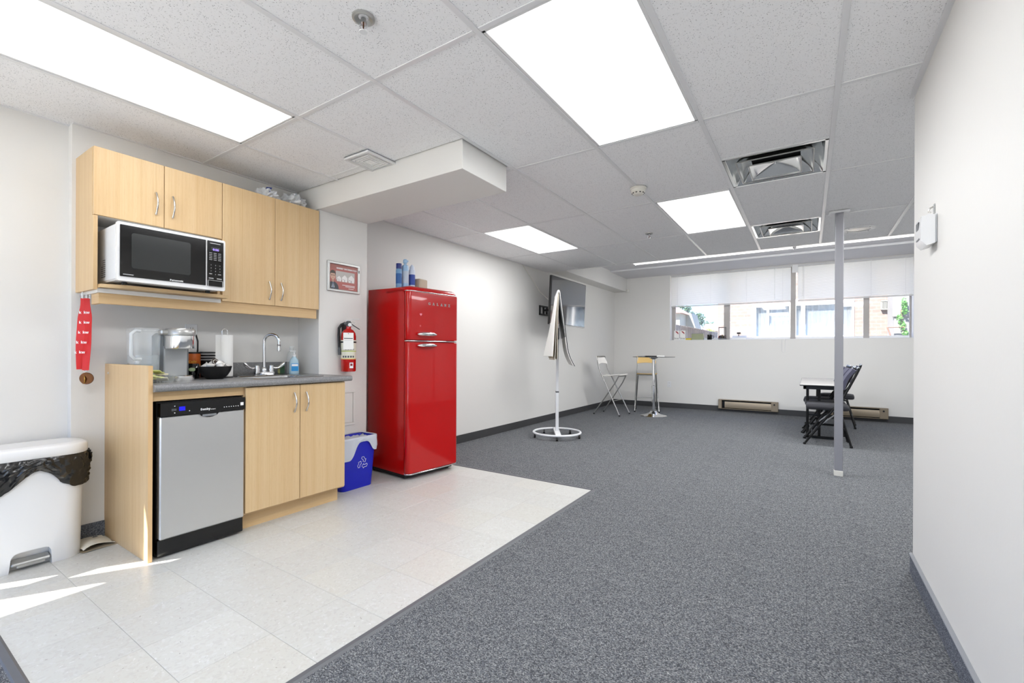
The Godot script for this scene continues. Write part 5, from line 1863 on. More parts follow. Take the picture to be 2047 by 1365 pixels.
	letters("poster_title", "MARKET INFORMATION", 0.0125, M.white_print, po, Vector3(0.028, PH * 0.5 - 0.050, 0.0052), Basis(), false, 700, 0.0008, 0.98)
	st = S()
	box(st, Vector3(0.045, -0.060, 0.0056), Vector3(0.12, 0.004, 0.0008))
	box(st, Vector3(0.06, -0.070, 0.0056), Vector3(0.09, 0.004, 0.0008))
	box(st, Vector3(0.07, -0.085, 0.0056), Vector3(0.05, 0.003, 0.0008))
	part("poster_line", st, M.white_print, po)
	st = S()
	bx(st, PW * 0.5 - 0.017, PW * 0.5 - 0.008, 0.055, 0.078, 0.013, 0.015)
	part("clip_tag", st, M.black_plastic, a)
	# ---------------- access panel low on the pier
	a = thing("access_panel", "flush white access panel low on the pier above the blue bin", "panel", Vector3(-3.175, 0.622, -2.30), PI / 2)
	st = S()
	for q in [[0, 0.135, 0.29, 0.02], [0, -0.135, 0.29, 0.02], [0.135, 0, 0.02, 0.25], [-0.135, 0, 0.02, 0.25]]: box(st, Vector3(q[0], q[1], 0.004), Vector3(q[2], q[3], 0.008), 0.002)
	part("flange", st, M.wall_plain, a)
	st = S()
	box(st, Vector3(0, 0, 0.002), Vector3(0.244, 0.244, 0.004), 0.001)
	part("door", st, M.wall_plain, a)
	# ---------------- thermostat on the near right wall
	a = thing("thermostat", "white wall thermostat with a small display on the near right wall", "thermostat", Vector3(RW, 1.60, -2.53), -PI / 2)
	st = S()
	box(st, Vector3(0, 0, 0.004), Vector3(0.102, 0.118, 0.008), 0.003)
	part("wall_plate", st, M.white_plastic, a)
	st = S()
	prism(st, PackedVector2Array([Vector2(0.008, -0.062), Vector2(0.034, -0.070), Vector2(0.050, -0.050), Vector2(0.054, 0.0), Vector2(0.050, 0.050), Vector2(0.030, 0.056), Vector2(0.008, 0.054)]), -0.058, 0.058, Transform3D(Basis(Vector3(0, 0, 1), Vector3(0, 1, 0), Vector3(-1, 0, 0)), Vector3.ZERO))
	part("housing", st, M.white_gloss, a)
	st = S()
	box(st, Vector3(0.0, 0.018, 0.0525), Vector3(0.05, 0.034, 0.004), 0.001, Basis(Vector3(1, 0, 0), 0.05))
	part("display", st, M.grey_dark, a)
	st = S()
	for k in 3: box(st, Vector3(-0.02 + 0.02 * k, -0.036, 0.0525), Vector3(0.012, 0.007, 0.004), 0.001)
	part("button", st, M.grey_plastic, a)
	a = thing("key_hook", "small clear hook above the thermostat", "hook", Vector3(RW, 1.685, -2.525), -PI / 2)
	st = S()
	box(st, Vector3(0, 0.0, 0.002), Vector3(0.022, 0.046, 0.004), 0.001)
	part("backplate", st, M.clear_thick, a)
	st = S()
	tube(st, [Vector3(0, 0.012, 0.004), Vector3(0, 0.006, 0.016), Vector3(0, -0.008, 0.020), Vector3(0, -0.012, 0.012)], 0.003, 8)
	part("hook", st, M.nickel, a)

func poster_image() -> Image:
	var im := blank(320, 240, Color(0.66, 0.36, 0.33))
	im.fill_rect(Rect2i(0, 0, 320, 46), Color(0.60, 0.35, 0.31))
	im.fill_rect(Rect2i(70, 62, 215, 100), Color(0.70, 0.68, 0.66))
	im.fill_rect(Rect2i(70, 146, 215, 18), Color(0.62, 0.48, 0.44))
	for h in [[85, 118, 44], [140, 104, 60], [212, 96, 68]]:      # pale paper houses
		for x in h[2]:
			var roof := int(absf(x - h[2] * 0.5) * 0.85)
			for y in range(h[1] + roof - 10, 160): im.set_pixel(h[0] + x, clampi(y, 50, 159), Color(0.88, 0.87, 0.86))
		im.fill_rect(Rect2i(h[0] + int(h[2] * 0.4), 138, int(h[2] * 0.18), 22), Color(0.66, 0.64, 0.64))
		im.fill_rect(Rect2i(h[0] + int(h[2] * 0.15), 134, int(h[2] * 0.14), 10), Color(0.66, 0.64, 0.64))
	# a man in a dark suit, glasses, seen to the chest
	for y in 240:
		for x in 120:
			var hd := Vector2((x - 38) / 27.0, (y - 112) / 38.0)
			var hair := Vector2((x - 38) / 32.0, (y - 96) / 36.0)
			var body := Vector2((x - 40) / 62.0, (y - 235) / 68.0)
			if body.length() < 1.0:
				im.set_pixel(x, y, Color(0.20, 0.21, 0.24))
				if absf(x - 40) < (y - 165) * 0.30 and y < 225: im.set_pixel(x, y, Color(0.70, 0.73, 0.74))
				if absf(x - 40) < 5 and y > 178: im.set_pixel(x, y, Color(0.22, 0.28, 0.42))
			if absf(x - 38) < 12 and y > 138 and y < 172: im.set_pixel(x, y, Color(0.70, 0.54, 0.46))
			if hair.length() < 1.0 and y < 112: im.set_pixel(x, y, Color(0.25, 0.20, 0.17))
			if hd.length() < 1.0 and y > 90: im.set_pixel(x, y, Color(0.78, 0.62, 0.54))
	for ex in [20, 43]:
		for k in 15:
			for q in [[ex + k, 104], [ex + k, 113]]: im.fill_rect(Rect2i(q[0], q[1], 1, 2), Color(0.13, 0.12, 0.12))
		im.fill_rect(Rect2i(ex, 104, 2, 10), Color(0.13, 0.12, 0.12))
		im.fill_rect(Rect2i(ex + 14, 104, 2, 10), Color(0.13, 0.12, 0.12))
		im.fill_rect(Rect2i(ex + 6, 107, 4, 4), Color(0.2, 0.16, 0.15))
	im.fill_rect(Rect2i(30, 132, 17, 3), Color(0.60, 0.33, 0.31))
	return im

func franklin(nm: String, label: String, at: Vector3, turn: float, board: Material, frame: Material) -> void:    # folding bar stool, faces local +z
	var a := thing(nm, label, "bar stool", at, turn, "folding bar stools by the pedestal table")
	var st: SurfaceTool
	var sh := 0.70
	for s in [-1.0, 1.0]:
		st = S()
		# back upright runs down to the front foot
		tube(st, [Vector3(s * 0.165, 1.0, -0.215), Vector3(s * 0.172, 0.80, -0.17), Vector3(s * 0.215, 0.012, 0.235)], 0.0105, 8)
		part("leg", st, frame, a)
		st = S()
		tube(st, [Vector3(s * 0.155, sh - 0.02, 0.19), Vector3(s * 0.165, 0.55, 0.12), Vector3(s * 0.195, 0.012, -0.255)], 0.0105, 8)
		part("leg", st, frame, a)
	for q in [Vector3(0.215, 0, 0.235), Vector3(-0.215, 0, 0.235), Vector3(0.195, 0, -0.255), Vector3(-0.195, 0, -0.255)]:
		st = S()
		lathe(st, [Vector2(0, 0), Vector2(0.013, 0), Vector2(0.014, 0.022), Vector2(0, 0.024)], 10, q)
		part("foot_cap", st, M.black_plastic, a)
	st = S()
	tube(st, [Vector3(-0.165, 1.0, -0.215), Vector3(-0.15, 1.022, -0.22), Vector3(0.15, 1.022, -0.22), Vector3(0.165, 1.0, -0.215)], 0.0105, 8)
	part("crossbar", st, frame, a)
	st = S()
	tube(st, [Vector3(-0.155, sh - 0.02, 0.19), Vector3(0.155, sh - 0.02, 0.19)], 0.0105, 8)
	part("crossbar", st, frame, a)
	st = S()
	tube(st, [Vector3(-0.180, sh - 0.022, -0.12), Vector3(0.180, sh - 0.022, -0.12)], 0.009, 8)
	part("crossbar", st, frame, a)
	st = S()
	box(st, Vector3(0, 0.255, 0.112), Vector3(0.40, 0.008, 0.045), 0.002, Basis(Vector3(1, 0, 0), -0.15))
	part("footrest", st, frame, a)
	st = S()
	sheet(st, 10, 8, func(u: float, v: float): return Vector3((u - 0.5) * (0.34 + 0.02 * v), 0.885 + 0.145 * v + 0.018 * sin(PI * u) * (1.0 - v), -0.172 - 0.05 * v - 0.022 * sin(PI * u)), 0.012)
	part("backrest", st, board, a)
	st = S()
	sheet(st, 10, 12, func(u: float, v: float): return Vector3((u - 0.5) * (0.36 - 0.05 * v), sh + 0.004 + 0.014 * cos(PI * v * 1.3) - 0.008 * sin(PI * u), 0.215 - 0.39 * v), 0.014)
	part("seat", st, board, a)

func folding_chair(label: String, at: Vector3, turn: float) -> void:        # padded folding chair, faces -x
	var a := thing("folding_chair", label, "chair", at, turn, "padded folding chairs at the folding table")
	var st: SurfaceTool
	for s in [-1.0, 1.0]:
		st = S()
		tube(st, [Vector3(0.265, 0.905, s * 0.205), Vector3(0.225, 0.80, s * 0.212), Vector3(0.13, 0.58, s * 0.215), Vector3(-0.245, 0.012, s * 0.215)], 0.0125, 8)
		part("leg", st, M.black_frame, a)
		st = S()
		tube(st, [Vector3(0.045, 0.415, s * 0.195), Vector3(0.105, 0.40, s * 0.195), Vector3(0.205, 0.012, s * 0.195)], 0.0125, 8)
		part("leg", st, M.black_frame, a)
		st = S()
		bar(st, Vector3(-0.10, 0.235, s * 0.205), Vector3(0.08, 0.40, s * 0.200), 0.004, 0.014)
		part("seat_link", st, M.chrome, a)
	for q in [Vector3(-0.245, 0, 0.215), Vector3(-0.245, 0, -0.215), Vector3(0.205, 0, 0.195), Vector3(0.205, 0, -0.195)]:
		st = S()
		lathe(st, [Vector2(0, 0), Vector2(0.015, 0), Vector2(0.016, 0.024), Vector2(0, 0.028)], 10, q)
		part("foot_cap", st, M.black_plastic, a)
	st = S()
	tube(st, [Vector3(-0.17, 0.125, -0.215), Vector3(-0.17, 0.125, 0.215)], 0.010, 8)
	part("crossbar", st, M.black_frame, a)
	st = S()
	tube(st, [Vector3(0.165, 0.17, -0.195), Vector3(0.165, 0.17, 0.195)], 0.010, 8)
	part("crossbar", st, M.black_frame, a)
	st = S()
	tube(st, [Vector3(0.265, 0.905, -0.205), Vector3(0.268, 0.918, -0.19), Vector3(0.268, 0.918, 0.19), Vector3(0.265, 0.905, 0.205)], 0.0125, 8)
	part("crossbar", st, M.black_frame, a)
	st = S()
	var rings := []
	for q in [[0.40, 0.395, 0.05, 0.420], [0.425, 0.415, 0.05, 0.428], [0.43, 0.42, 0.055, 0.452], [0.41, 0.40, 0.05, 0.474], [0.34, 0.33, 0.05, 0.482]]:
		rings.append(ring_xz(rrect(q[0], q[1], q[2]), q[3], Vector3(-0.02, 0, 0)))
	loft(st, rings)
	part("seat", st, M.charcoal_cloth, a)
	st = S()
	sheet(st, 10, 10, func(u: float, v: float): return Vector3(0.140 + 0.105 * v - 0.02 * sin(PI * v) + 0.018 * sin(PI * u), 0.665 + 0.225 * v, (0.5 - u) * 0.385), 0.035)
	part("backrest", st, M.sheen_cloth, a)
	st = S()
	for s in [-1.0, 1.0]: tube(st, [Vector3(0.262, 0.912, s * 0.19), Vector3(0.274, 0.934, s * 0.19)], 0.012, 8)
	part("corner_cap", st, M.chrome, a)

func build_far() -> void:
	var st: SurfaceTool
	# ---------------- steel post
	var a := thing("support_post", "slim grey square steel post from carpet to ceiling", "post", Vector3(0.232, 0, -4.965))
	st = S()
	bx(st, -0.031, 0.031, 0.0, HC - 0.002, -0.031, 0.031, 0.004)
	part("shaft", st, M.post, a)
	st = S()
	bx(st, -0.033, 0.033, 0.0, 0.05, -0.033, 0.033, 0.003)
	part("foot_sleeve", st, M.ivory, a, "off-white sleeve at the foot")
	st = S()
	bx(st, -0.075, 0.075, HC - 0.022, HC - 0.002, -0.036, 0.036, 0.002)
	part("head_collar", st, M.white_plastic, a)
	# ---------------- flip chart stand, seen edge-on
	a = thing("flip_chart", "white flip chart stand on a ring base with castors and turned-over pages", "flip chart", Vector3(-2.70, 0, -5.19), deg_to_rad(31.0))
	st = S()
	tube(st, arc(Vector3(0, 0.062, 0), Vector3.RIGHT, Vector3.BACK, 0.300, 0, 352.5, 47), 0.0145, 10, false, true)
	part("ring_base", st, M.white_plastic, a)
	st = S()
	bx(st, -0.035, 0.035, 0.050, 0.078, -0.29, 0.29, 0.004)
	part("base_plate", st, M.white_plastic, a)
	for k in 5:
		var t := TAU * (k + 0.3) / 5.0
		st = S()
		var c := Vector3(0.295 * cos(t), 0, 0.295 * sin(t))
		tube(st, [c + Vector3(0.012, 0.022, 0), c + Vector3(-0.012, 0.022, 0)], 0.022, 12)
		tube(st, [c + Vector3(0, 0.03, 0), c + Vector3(0, 0.052, 0)], 0.008, 8)
		part("castor", st, M.black_plastic, a)
	st = S()
	bx(st, -0.019, 0.019, 0.076, 0.585, -0.03, 0.03, 0.003)
	part("lower_post", st, M.white_plastic, a)
	st = S()
	bx(st, -0.021, 0.021, 0.572, 0.590, -0.032, 0.032, 0.002)
	part("collar", st, M.grey_dark, a)
	st = S()
	bx(st, -0.016, 0.016, 0.585, 1.27, -0.026, 0.026, 0.003)
	part("upper_post", st, M.white_plastic, a)
	st = S()
	bx(st, -0.012, 0.02, 1.255, 1.40, -0.03, 0.03, 0.003)
	bar(st, Vector3(0.0, 1.30, 0), Vector3(-0.005, 1.50, 0), 0.03, 0.012)
	part("tilt_bracket", st, M.grey_dark, a)
	# board leans from the clamp at the top to the right
	st = S()
	var lean := Basis(Vector3(0, 0, 1), deg_to_rad(9.0))
	box(st, Vector3(0.035, 1.55, 0), Vector3(0.014, 0.56, 0.62), 0.003, lean)
	part("board", st, M.grey_dark, a)
	st = S()
	tube(st, [Vector3(-0.008, 1.835, -0.315), Vector3(-0.008, 1.835, 0.315)], 0.016, 12)
	part("clamp_rail", st, M.white_plastic, a)
	st = S()
	sheet(st, 24, 6, func(u: float, v: float): return Vector3(0.012 + 0.115 * u + 0.055 * pow(maxf(u - 0.75, 0.0) / 0.25, 2.0), 1.83 - 0.90 * u, 0.31 - 0.62 * v), 0.006)
	part("front_pages", st, M.paper, a, "hanging pad with a curled lower corner")
	st = S()
	sheet(st, 20, 6, func(u: float, v: float): return Vector3(0.018 + 0.118 * u + 0.06 * pow(maxf(u - 0.75, 0.0) / 0.25, 2.0) + 0.004, 1.825 - 0.905 * u, 0.305 - 0.61 * v), 0.002)
	part("backing_card", st, M.grey_dark, a)
	var q2 := 0
	for q in [[-0.020, -0.125, 0.80, 0.012, M.paper], [-0.014, -0.088, 0.82, 0.005, M.kraft], [-0.010, -0.070, 0.845, 0.005, M.paper_aged], [-0.006, -0.052, 0.83, 0.005, M.kraft], [-0.002, -0.040, 0.835, 0.004, M.paper_aged]]:
		st = S()
		var x0: float = q[0]
		var x1: float = q[1]
		var ln: float = q[2]
		var ph := q2 * 1.7
		var tw := 1.0 if q2 == 0 else 0.5
		sheet(st, 18, 8, func(u: float, v: float): return Vector3(lerpf(x0, x1 - (0.045 - 0.085 * v) * smoothstep(0.0, 1.0, u) * tw, u) + 0.008 * u * sin(3.0 * v + ph) * u, 1.838 - ln * u, -0.31 + 0.62 * v), q[3])
		part("turned_page", st, q[4], a)
		q2 += 1
	# ---------------- television on its swing arm
	a = thing("television", "flat black television on a wall arm reflecting the window", "television", Vector3(-3.026, 1.832, -6.206), PI / 2)
	var tilt := Basis(Vector3(1, 0, 0), deg_to_rad(2.6))
	st = S()
	box(st, tilt * Vector3(0, 0, -0.022), Vector3(1.18, 0.694, 0.035), 0.006, tilt)
	part("cabinet", st, M.black_plastic, a)
	st = S()
	box(st, tilt * Vector3(0, 0.005, -0.0035), Vector3(1.155, 0.666, 0.003), 0.0, tilt)
	part("screen", st, M.tv_screen, a, "glossy dark screen")
	st = S()
	box(st, tilt * Vector3(0, -0.340, -0.002), Vector3(1.18, 0.012, 0.006), 0.001, tilt)
	part("lower_trim", st, M.silver_plastic, a)
	st = S()
	box(st, tilt * Vector3(0, -0.03, -0.06), Vector3(0.42, 0.34, 0.05), 0.01, tilt)
	part("back_cover", st, M.black_plastic, a)
	# wall plate (at z -6.18, y 1.74 on the wall) and two-link arm, in the set's own axes: +x is away along the wall, +z into the room
	var wz := LW + 3.026
	st = S()
	for x in [-0.145, -0.03, 0.085]: bx(st, x - 0.013, x + 0.013, -0.167, -0.017, wz, wz + 0.02, 0.002)
	bx(st, -0.16, 0.10, -0.040, -0.017, wz, wz + 0.02, 0.002)
	bx(st, -0.16, 0.10, -0.167, -0.144, wz, wz + 0.02, 0.002)
	part("wall_plate", st, M.black_frame, a)
	st = S()
	bar(st, Vector3(-0.03, -0.09, wz + 0.02), Vector3(-0.12, -0.09, wz + 0.20), 0.045, 0.03, 0.004)
	bar(st, Vector3(-0.12, -0.09, wz + 0.20), Vector3(0.0, -0.05, -0.08), 0.045, 0.03, 0.004)
	tube(st, [Vector3(-0.12, -0.12, wz + 0.20), Vector3(-0.12, -0.06, wz + 0.20)], 0.026, 12)
	part("arm", st, M.black_frame, a)
	a = thing("television_cable", "thin white cable from the ceiling down to the television", "cable", Vector3(LW + 0.01, 2.0, -5.75))
	st = S()
	tube(st, [Vector3(LW + 0.01, 2.355, -5.55), Vector3(LW + 0.012, 2.20, -5.80), Vector3(LW + 0.03, 2.02, -6.02), Vector3(LW + 0.10, 1.93, -6.10), Vector3(LW + 0.20, 1.84, -6.12), Vector3(-3.112, 1.80, -6.15)], 0.005, 6)
	wpart("cable", st, M.ivory, a)
	# ---------------- pedestal table, stools
	a = thing("pedestal_table", "round bar-height pedestal table with chrome column and trumpet base", "table", Vector3(-2.235, 0, -7.90))
	st = S()
	lathe(st, [Vector2(0, 1.012), Vector2(0.352, 1.012), Vector2(0.356, 1.016), Vector2(0.352, 1.022), Vector2(0, 1.022)], 48)
	part("top", st, M.glass_table, a, "dark glass top")
	st = S()
	lathe(st, [Vector2(0, 0), Vector2(0.225, 0), Vector2(0.228, 0.005), Vector2(0.20, 0.014), Vector2(0.12, 0.030), Vector2(0.07, 0.055), Vector2(0.045, 0.085), Vector2(0, 0.09)], 40)
	part("base", st, M.chrome, a)
	st = S()
	lathe(st, [Vector2(0.040, 0.07), Vector2(0.040, 0.10), Vector2(0.030, 0.105), Vector2(0.030, 0.50), Vector2(0.034, 0.505), Vector2(0.034, 0.52), Vector2(0.026, 0.525), Vector2(0.026, 0.975), Vector2(0.075, 1.0), Vector2(0.080, 1.012), Vector2(0, 1.012)], 24)
	part("column", st, M.chrome, a)
	a = thing("tablet", "black tablet lying on the round pedestal table", "tablet", Vector3(-2.27, 1.0225, -7.86), 0.4)
	st = S()
	box(st, Vector3(0, 0.008, 0), Vector3(0.20, 0.016, 0.14), 0.003)
	part("case", st, M.black_plastic, a)
	a = thing("notepad", "small white notepad lying on the round pedestal table", "notepad", Vector3(-2.10, 1.0225, -7.84), 0.2)
	st = S()
	box(st, Vector3(0, 0.009, 0), Vector3(0.12, 0.018, 0.09), 0.002)
	part("pages", st, M.paper, a)
	franklin("bar_stool", "white folding bar stool on steel legs standing against the long wall", Vector3(-2.905, 0, -7.69), deg_to_rad(86.0), M.stool_white, M.stool_tube)
	franklin("bar_stool", "honey-coloured birch folding bar stool behind the pedestal table", Vector3(-2.535, 0, -8.50), deg_to_rad(18.0), M.birch, M.stool_tube)
	outlet("wall_outlet", "white outlet low on the window wall beside the pedestal table", Vector3(-2.315, 0.462, BW), 0.0, true)
	# ---------------- baseboard heaters
	for q in [[-1.403, -0.431, "long bronze baseboard heater on the window wall"], [0.30, 1.071, "bronze baseboard heater behind the folding chairs"]]:
		var w: float = q[1] - q[0]
		a = thing("baseboard_heater", q[2], "heater", Vector3((q[0] + q[1]) * 0.5, 0.052, BW + 0.008), 0.0, "baseboard heaters")
		st = S()
		prism(st, PackedVector2Array([Vector2(0, 0), Vector2(0.03, 0), Vector2(0.03, 0.012), Vector2(0.012, 0.03), Vector2(0.012, 0.145), Vector2(0.035, 0.158), Vector2(0.035, 0.172), Vector2(0, 0.172)]), -w * 0.5, w * 0.5, Transform3D(Basis(Vector3(0, 0, 1), Vector3(0, 1, 0), Vector3(-1, 0, 0)), Vector3.ZERO))
		part("back_channel", st, M.black_frame, a)
		st = S()
		prism(st, PackedVector2Array([Vector2(0.052, 0.022), Vector2(0.058, 0.022), Vector2(0.062, 0.05), Vector2(0.060, 0.10), Vector2(0.050, 0.135), Vector2(0.044, 0.135), Vector2(0.054, 0.10), Vector2(0.056, 0.05)]), -w * 0.5 + 0.06, w * 0.5 - 0.11, Transform3D(Basis(Vector3(0, 0, 1), Vector3(0, 1, 0), Vector3(-1, 0, 0)), Vector3.ZERO))
		part("front_panel", st, M.heater, a)
		st = S()
		bx(st, -w * 0.5, w * 0.5, 0.160, 0.174, 0, 0.062, 0.003)
		bx(st, -w * 0.5, w * 0.5, -0.002, 0.008, 0, 0.058, 0.003)
		part("cover_rail", st, M.heater, a)
		for e in [[-w * 0.5, -w * 0.5 + 0.06], [w * 0.5 - 0.11, w * 0.5]]:
			st = S()
			bx(st, e[0], e[1], 0, 0.172, 0, 0.064, 0.006)
			part("end_cap", st, M.heater, a)
		st = S()
		tube(st, [Vector3(w * 0.5 - 0.06, 0.125, 0.062), Vector3(w * 0.5 - 0.06, 0.125, 0.072)], 0.014, 12)
		part("knob", st, M.black_plastic, a)
		st = S()
		for k in int(w / 0.02) - 10: bx(st, -w * 0.5 + 0.07 + 0.02 * k, -w * 0.5 + 0.072 + 0.02 * k, 0.05, 0.12, 0.013, 0.042)
		var fi := part("fins", st, M.black_frame, a)
		fi.set_meta("kind", "stuff")
	# ---------------- folding table and chairs
	a = thing("folding_table", "narrow grey folding training table with dark steel legs", "table", Vector3(0.155, 0, -7.66))
	st = S()
	bx(st, -0.235, 0.235, 0.684, 0.702, -0.915, 0.915, 0.004)
	part("top", st, M.table_laminate, a)
	st = S()
	bx(st, -0.238, 0.238, 0.682, 0.694, -0.918, 0.918, 0.002)
	part("edge_band", st, M.black_plastic, a)
	st = S()
	bx(st, -0.20, -0.17, 0.640, 0.684, -0.87, 0.87)
	bx(st, 0.17, 0.20, 0.640, 0.684, -0.87, 0.87)
	bx(st, -0.20, 0.20, 0.640, 0.684, 0.84, 0.87)
	bx(st, -0.20, 0.20, 0.640, 0.684, -0.87, -0.84)
	part("apron", st, M.black_frame, a)
	for z in [0.66, -0.66]:
		st = S()
		tube(st, [Vector3(-0.03, 0.65, z), Vector3(-0.03, 0.03, z)], 0.016, 10)
		tube(st, [Vector3(-0.155, 0.65, z), Vector3(-0.155, 0.03, z)], 0.016, 10)
		bar(st, Vector3(-0.19, 0.018, z), Vector3(0.20, 0.018, z), 0.030, 0.030, 0.004)
		bar(st, Vector3(-0.155, 0.30, z), Vector3(0.12, 0.30, z), 0.022, 0.022)
		part("leg_frame", st, M.black_frame, a)
		st = S()
		tube(st, [Vector3(-0.03, 0.60, z), Vector3(-0.03, 0.645, z - signf(z) * 0.25)], 0.008, 8)
		part("leg_brace", st, M.chrome, a)
	folding_chair("padded dark folding chair closest to the steel post", Vector3(0.218, 0, -6.68), 0.0)
	folding_chair("padded dark folding chair second from the steel post", Vector3(0.205, 0, -7.13), 0.03)
	folding_chair("padded dark folding chair third from the steel post", Vector3(0.19, 0, -7.59), -0.02)
	folding_chair("padded dark folding chair pushed out beside the heater, farthest from the post", Vector3(0.385, 0, -8.38), -0.06)
	# ---------------- window sill clutter
	sill_things()

func sill_things() -> void:
	var st: SurfaceTool
	var y := 1.345
	var z := BW - 0.095
	var k := 0
	for x in [-2.20, -2.085]:
		var c := thing("desk_card", ["white card with a red corner on the sill, next to the window jamb", "white card with a red corner on the sill, next to the yellow pad"][k], "card", Vector3(x, y, z), 0.0, "white logo cards on the sill")
		st = S()
		box(st, Vector3(0, 0.095, -0.006), Vector3(0.10, 0.19, 0.003), 0.0, Basis(Vector3(1, 0, 0), -0.06))
		part("card", st, M.paper, c)
		st = S()
		prism(st, PackedVector2Array([Vector2(-0.03, 0.175), Vector2(0.0, 0.178), Vector2(0.028, 0.150), Vector2(0.036, 0.115), Vector2(0.008, 0.140)]), -0.007, -0.002)
		part("red_mark", st, mat("logo_red", Color(0.62, 0.08, 0.16), 0.5), c)
		letters("logo_letters", "kw", 0.052, M.grey_dark, c, Vector3(0, 0.030, -0.0005), Basis(), false, 400, 0.001)
		k += 1
	var a := thing("sticky_pad", "yellow note pad lying on the window sill", "note pad", Vector3(-1.965, y, z + 0.02))
	st = S()
	box(st, Vector3(0, 0.018, 0), Vector3(0.10, 0.036, 0.09), 0.003)
	part("pages", st, M.yellow, a)
	a = thing("file_box", "olive grey card box standing on the window sill", "box", Vector3(-1.80, y, z + 0.01))
	st = S()
	box(st, Vector3(0, 0.06, 0), Vector3(0.21, 0.12, 0.10), 0.002)
	part("carton", st, M.olive_card, a)
	st = S()
	box(st, Vector3(0, 0.1225, 0), Vector3(0.216, 0.008, 0.106), 0.002)
	part("lid", st, M.grey_plastic, a)
	a = thing("pen_mug", "black mug holding pens on the window sill", "mug", Vector3(-1.585, y, z + 0.01))
	st = S()
	lathe(st, [Vector2(0, 0), Vector2(0.040, 0), Vector2(0.042, 0.004), Vector2(0.043, 0.10), Vector2(0.039, 0.10), Vector2(0.038, 0.01), Vector2(0, 0.008)], 24)
	part("cup", st, M.black_gloss, a)
	st = S()
	tube(st, arc(Vector3(0.05, 0.052, 0), Vector3.RIGHT, Vector3.UP, 0.028, -100, 100, 12), 0.005, 8)
	part("handle", st, M.black_gloss, a)
	for q in [[-0.02, 0.01, -0.35, "dark pen leaning left in the black mug"], [0.0, -0.008, 0.05, "dark pen upright in the black mug"], [0.022, 0.006, 0.40, "dark pen leaning right in the black mug"]]:
		var p := thing("pen", q[3], "pen", Vector3(-1.585 + q[0] * 0.5, y + 0.012, z + 0.01 + q[1]), 0.0, "pens in the black mug")
		p.rotation.z = -q[2] * 0.35
		st = S()
		tube(st, [Vector3(0, 0, 0), Vector3(0, 0.145, 0)], 0.0045, 8)
		part("barrel", st, M.black_plastic, p)
	a = thing("wire_basket", "small acrylic and metal stand full of odds and ends on the sill", "stand", Vector3(-1.36, y, z + 0.01))
	st = S()
	for x in [-0.06, 0.06]: bx(st, x - 0.005, x + 0.005, 0, 0.24, -0.005, 0.005)
	bx(st, -0.066, 0.066, 0.225, 0.24, -0.01, 0.01, 0.001)
	part("uprights", st, M.grey_dark, a)
	st = S()
	bx(st, -0.07, 0.07, 0.02, 0.028, -0.05, 0.05, 0.002)
	bx(st, -0.07, 0.07, 0.0, 0.02, -0.02, 0.02, 0.002)
	part("tray", st, M.grey_plastic, a)
	var cols := [Color(0.45, 0.2, 0.2), Color(0.25, 0.25, 0.28), Color(0.5, 0.45, 0.35), Color(0.2, 0.22, 0.2), Color(0.4, 0.36, 0.36)]
	for i in 5:
		var b := thing("trinket", ["dull red trinket", "charcoal trinket", "tan trinket", "dark green trinket", "grey-brown trinket"][i] + " piled on the sill stand", "trinket", Vector3(-1.41 + 0.025 * i, y + 0.028, z + 0.01 + 0.02 * sin(i * 2.0)), i * 0.6, "trinkets on the sill stand")
		crumple(b, "lump", Vector3(0.022, 0.05 + 0.01 * (i % 3), 0.022), mat("trinket%d" % i, cols[i], 0.6), 40 + i)
	a = thing("desk_phone", "white device with a small dark display on the window sill", "device", Vector3(-1.07, y, z + 0.01))
	st = S()
	prism(st, PackedVector2Array([Vector2(-0.05, 0), Vector2(0.05, 0), Vector2(0.045, 0.03), Vector2(-0.03, 0.075)]), -0.12, 0.12, Transform3D(Basis(Vector3(0, 0, 1), Vector3(0, 1, 0), Vector3(-1, 0, 0)), Vector3.ZERO))
	part("body", st, M.white_plastic, a)
	st = S()
	box(st, Vector3(-0.01, 0.118, -0.01), Vector3(0.065, 0.032, 0.012), 0.002)
	bx(st, -0.016, -0.004, 0.06, 0.105, -0.016, -0.004)
	part("display", st, M.black_plastic, a)

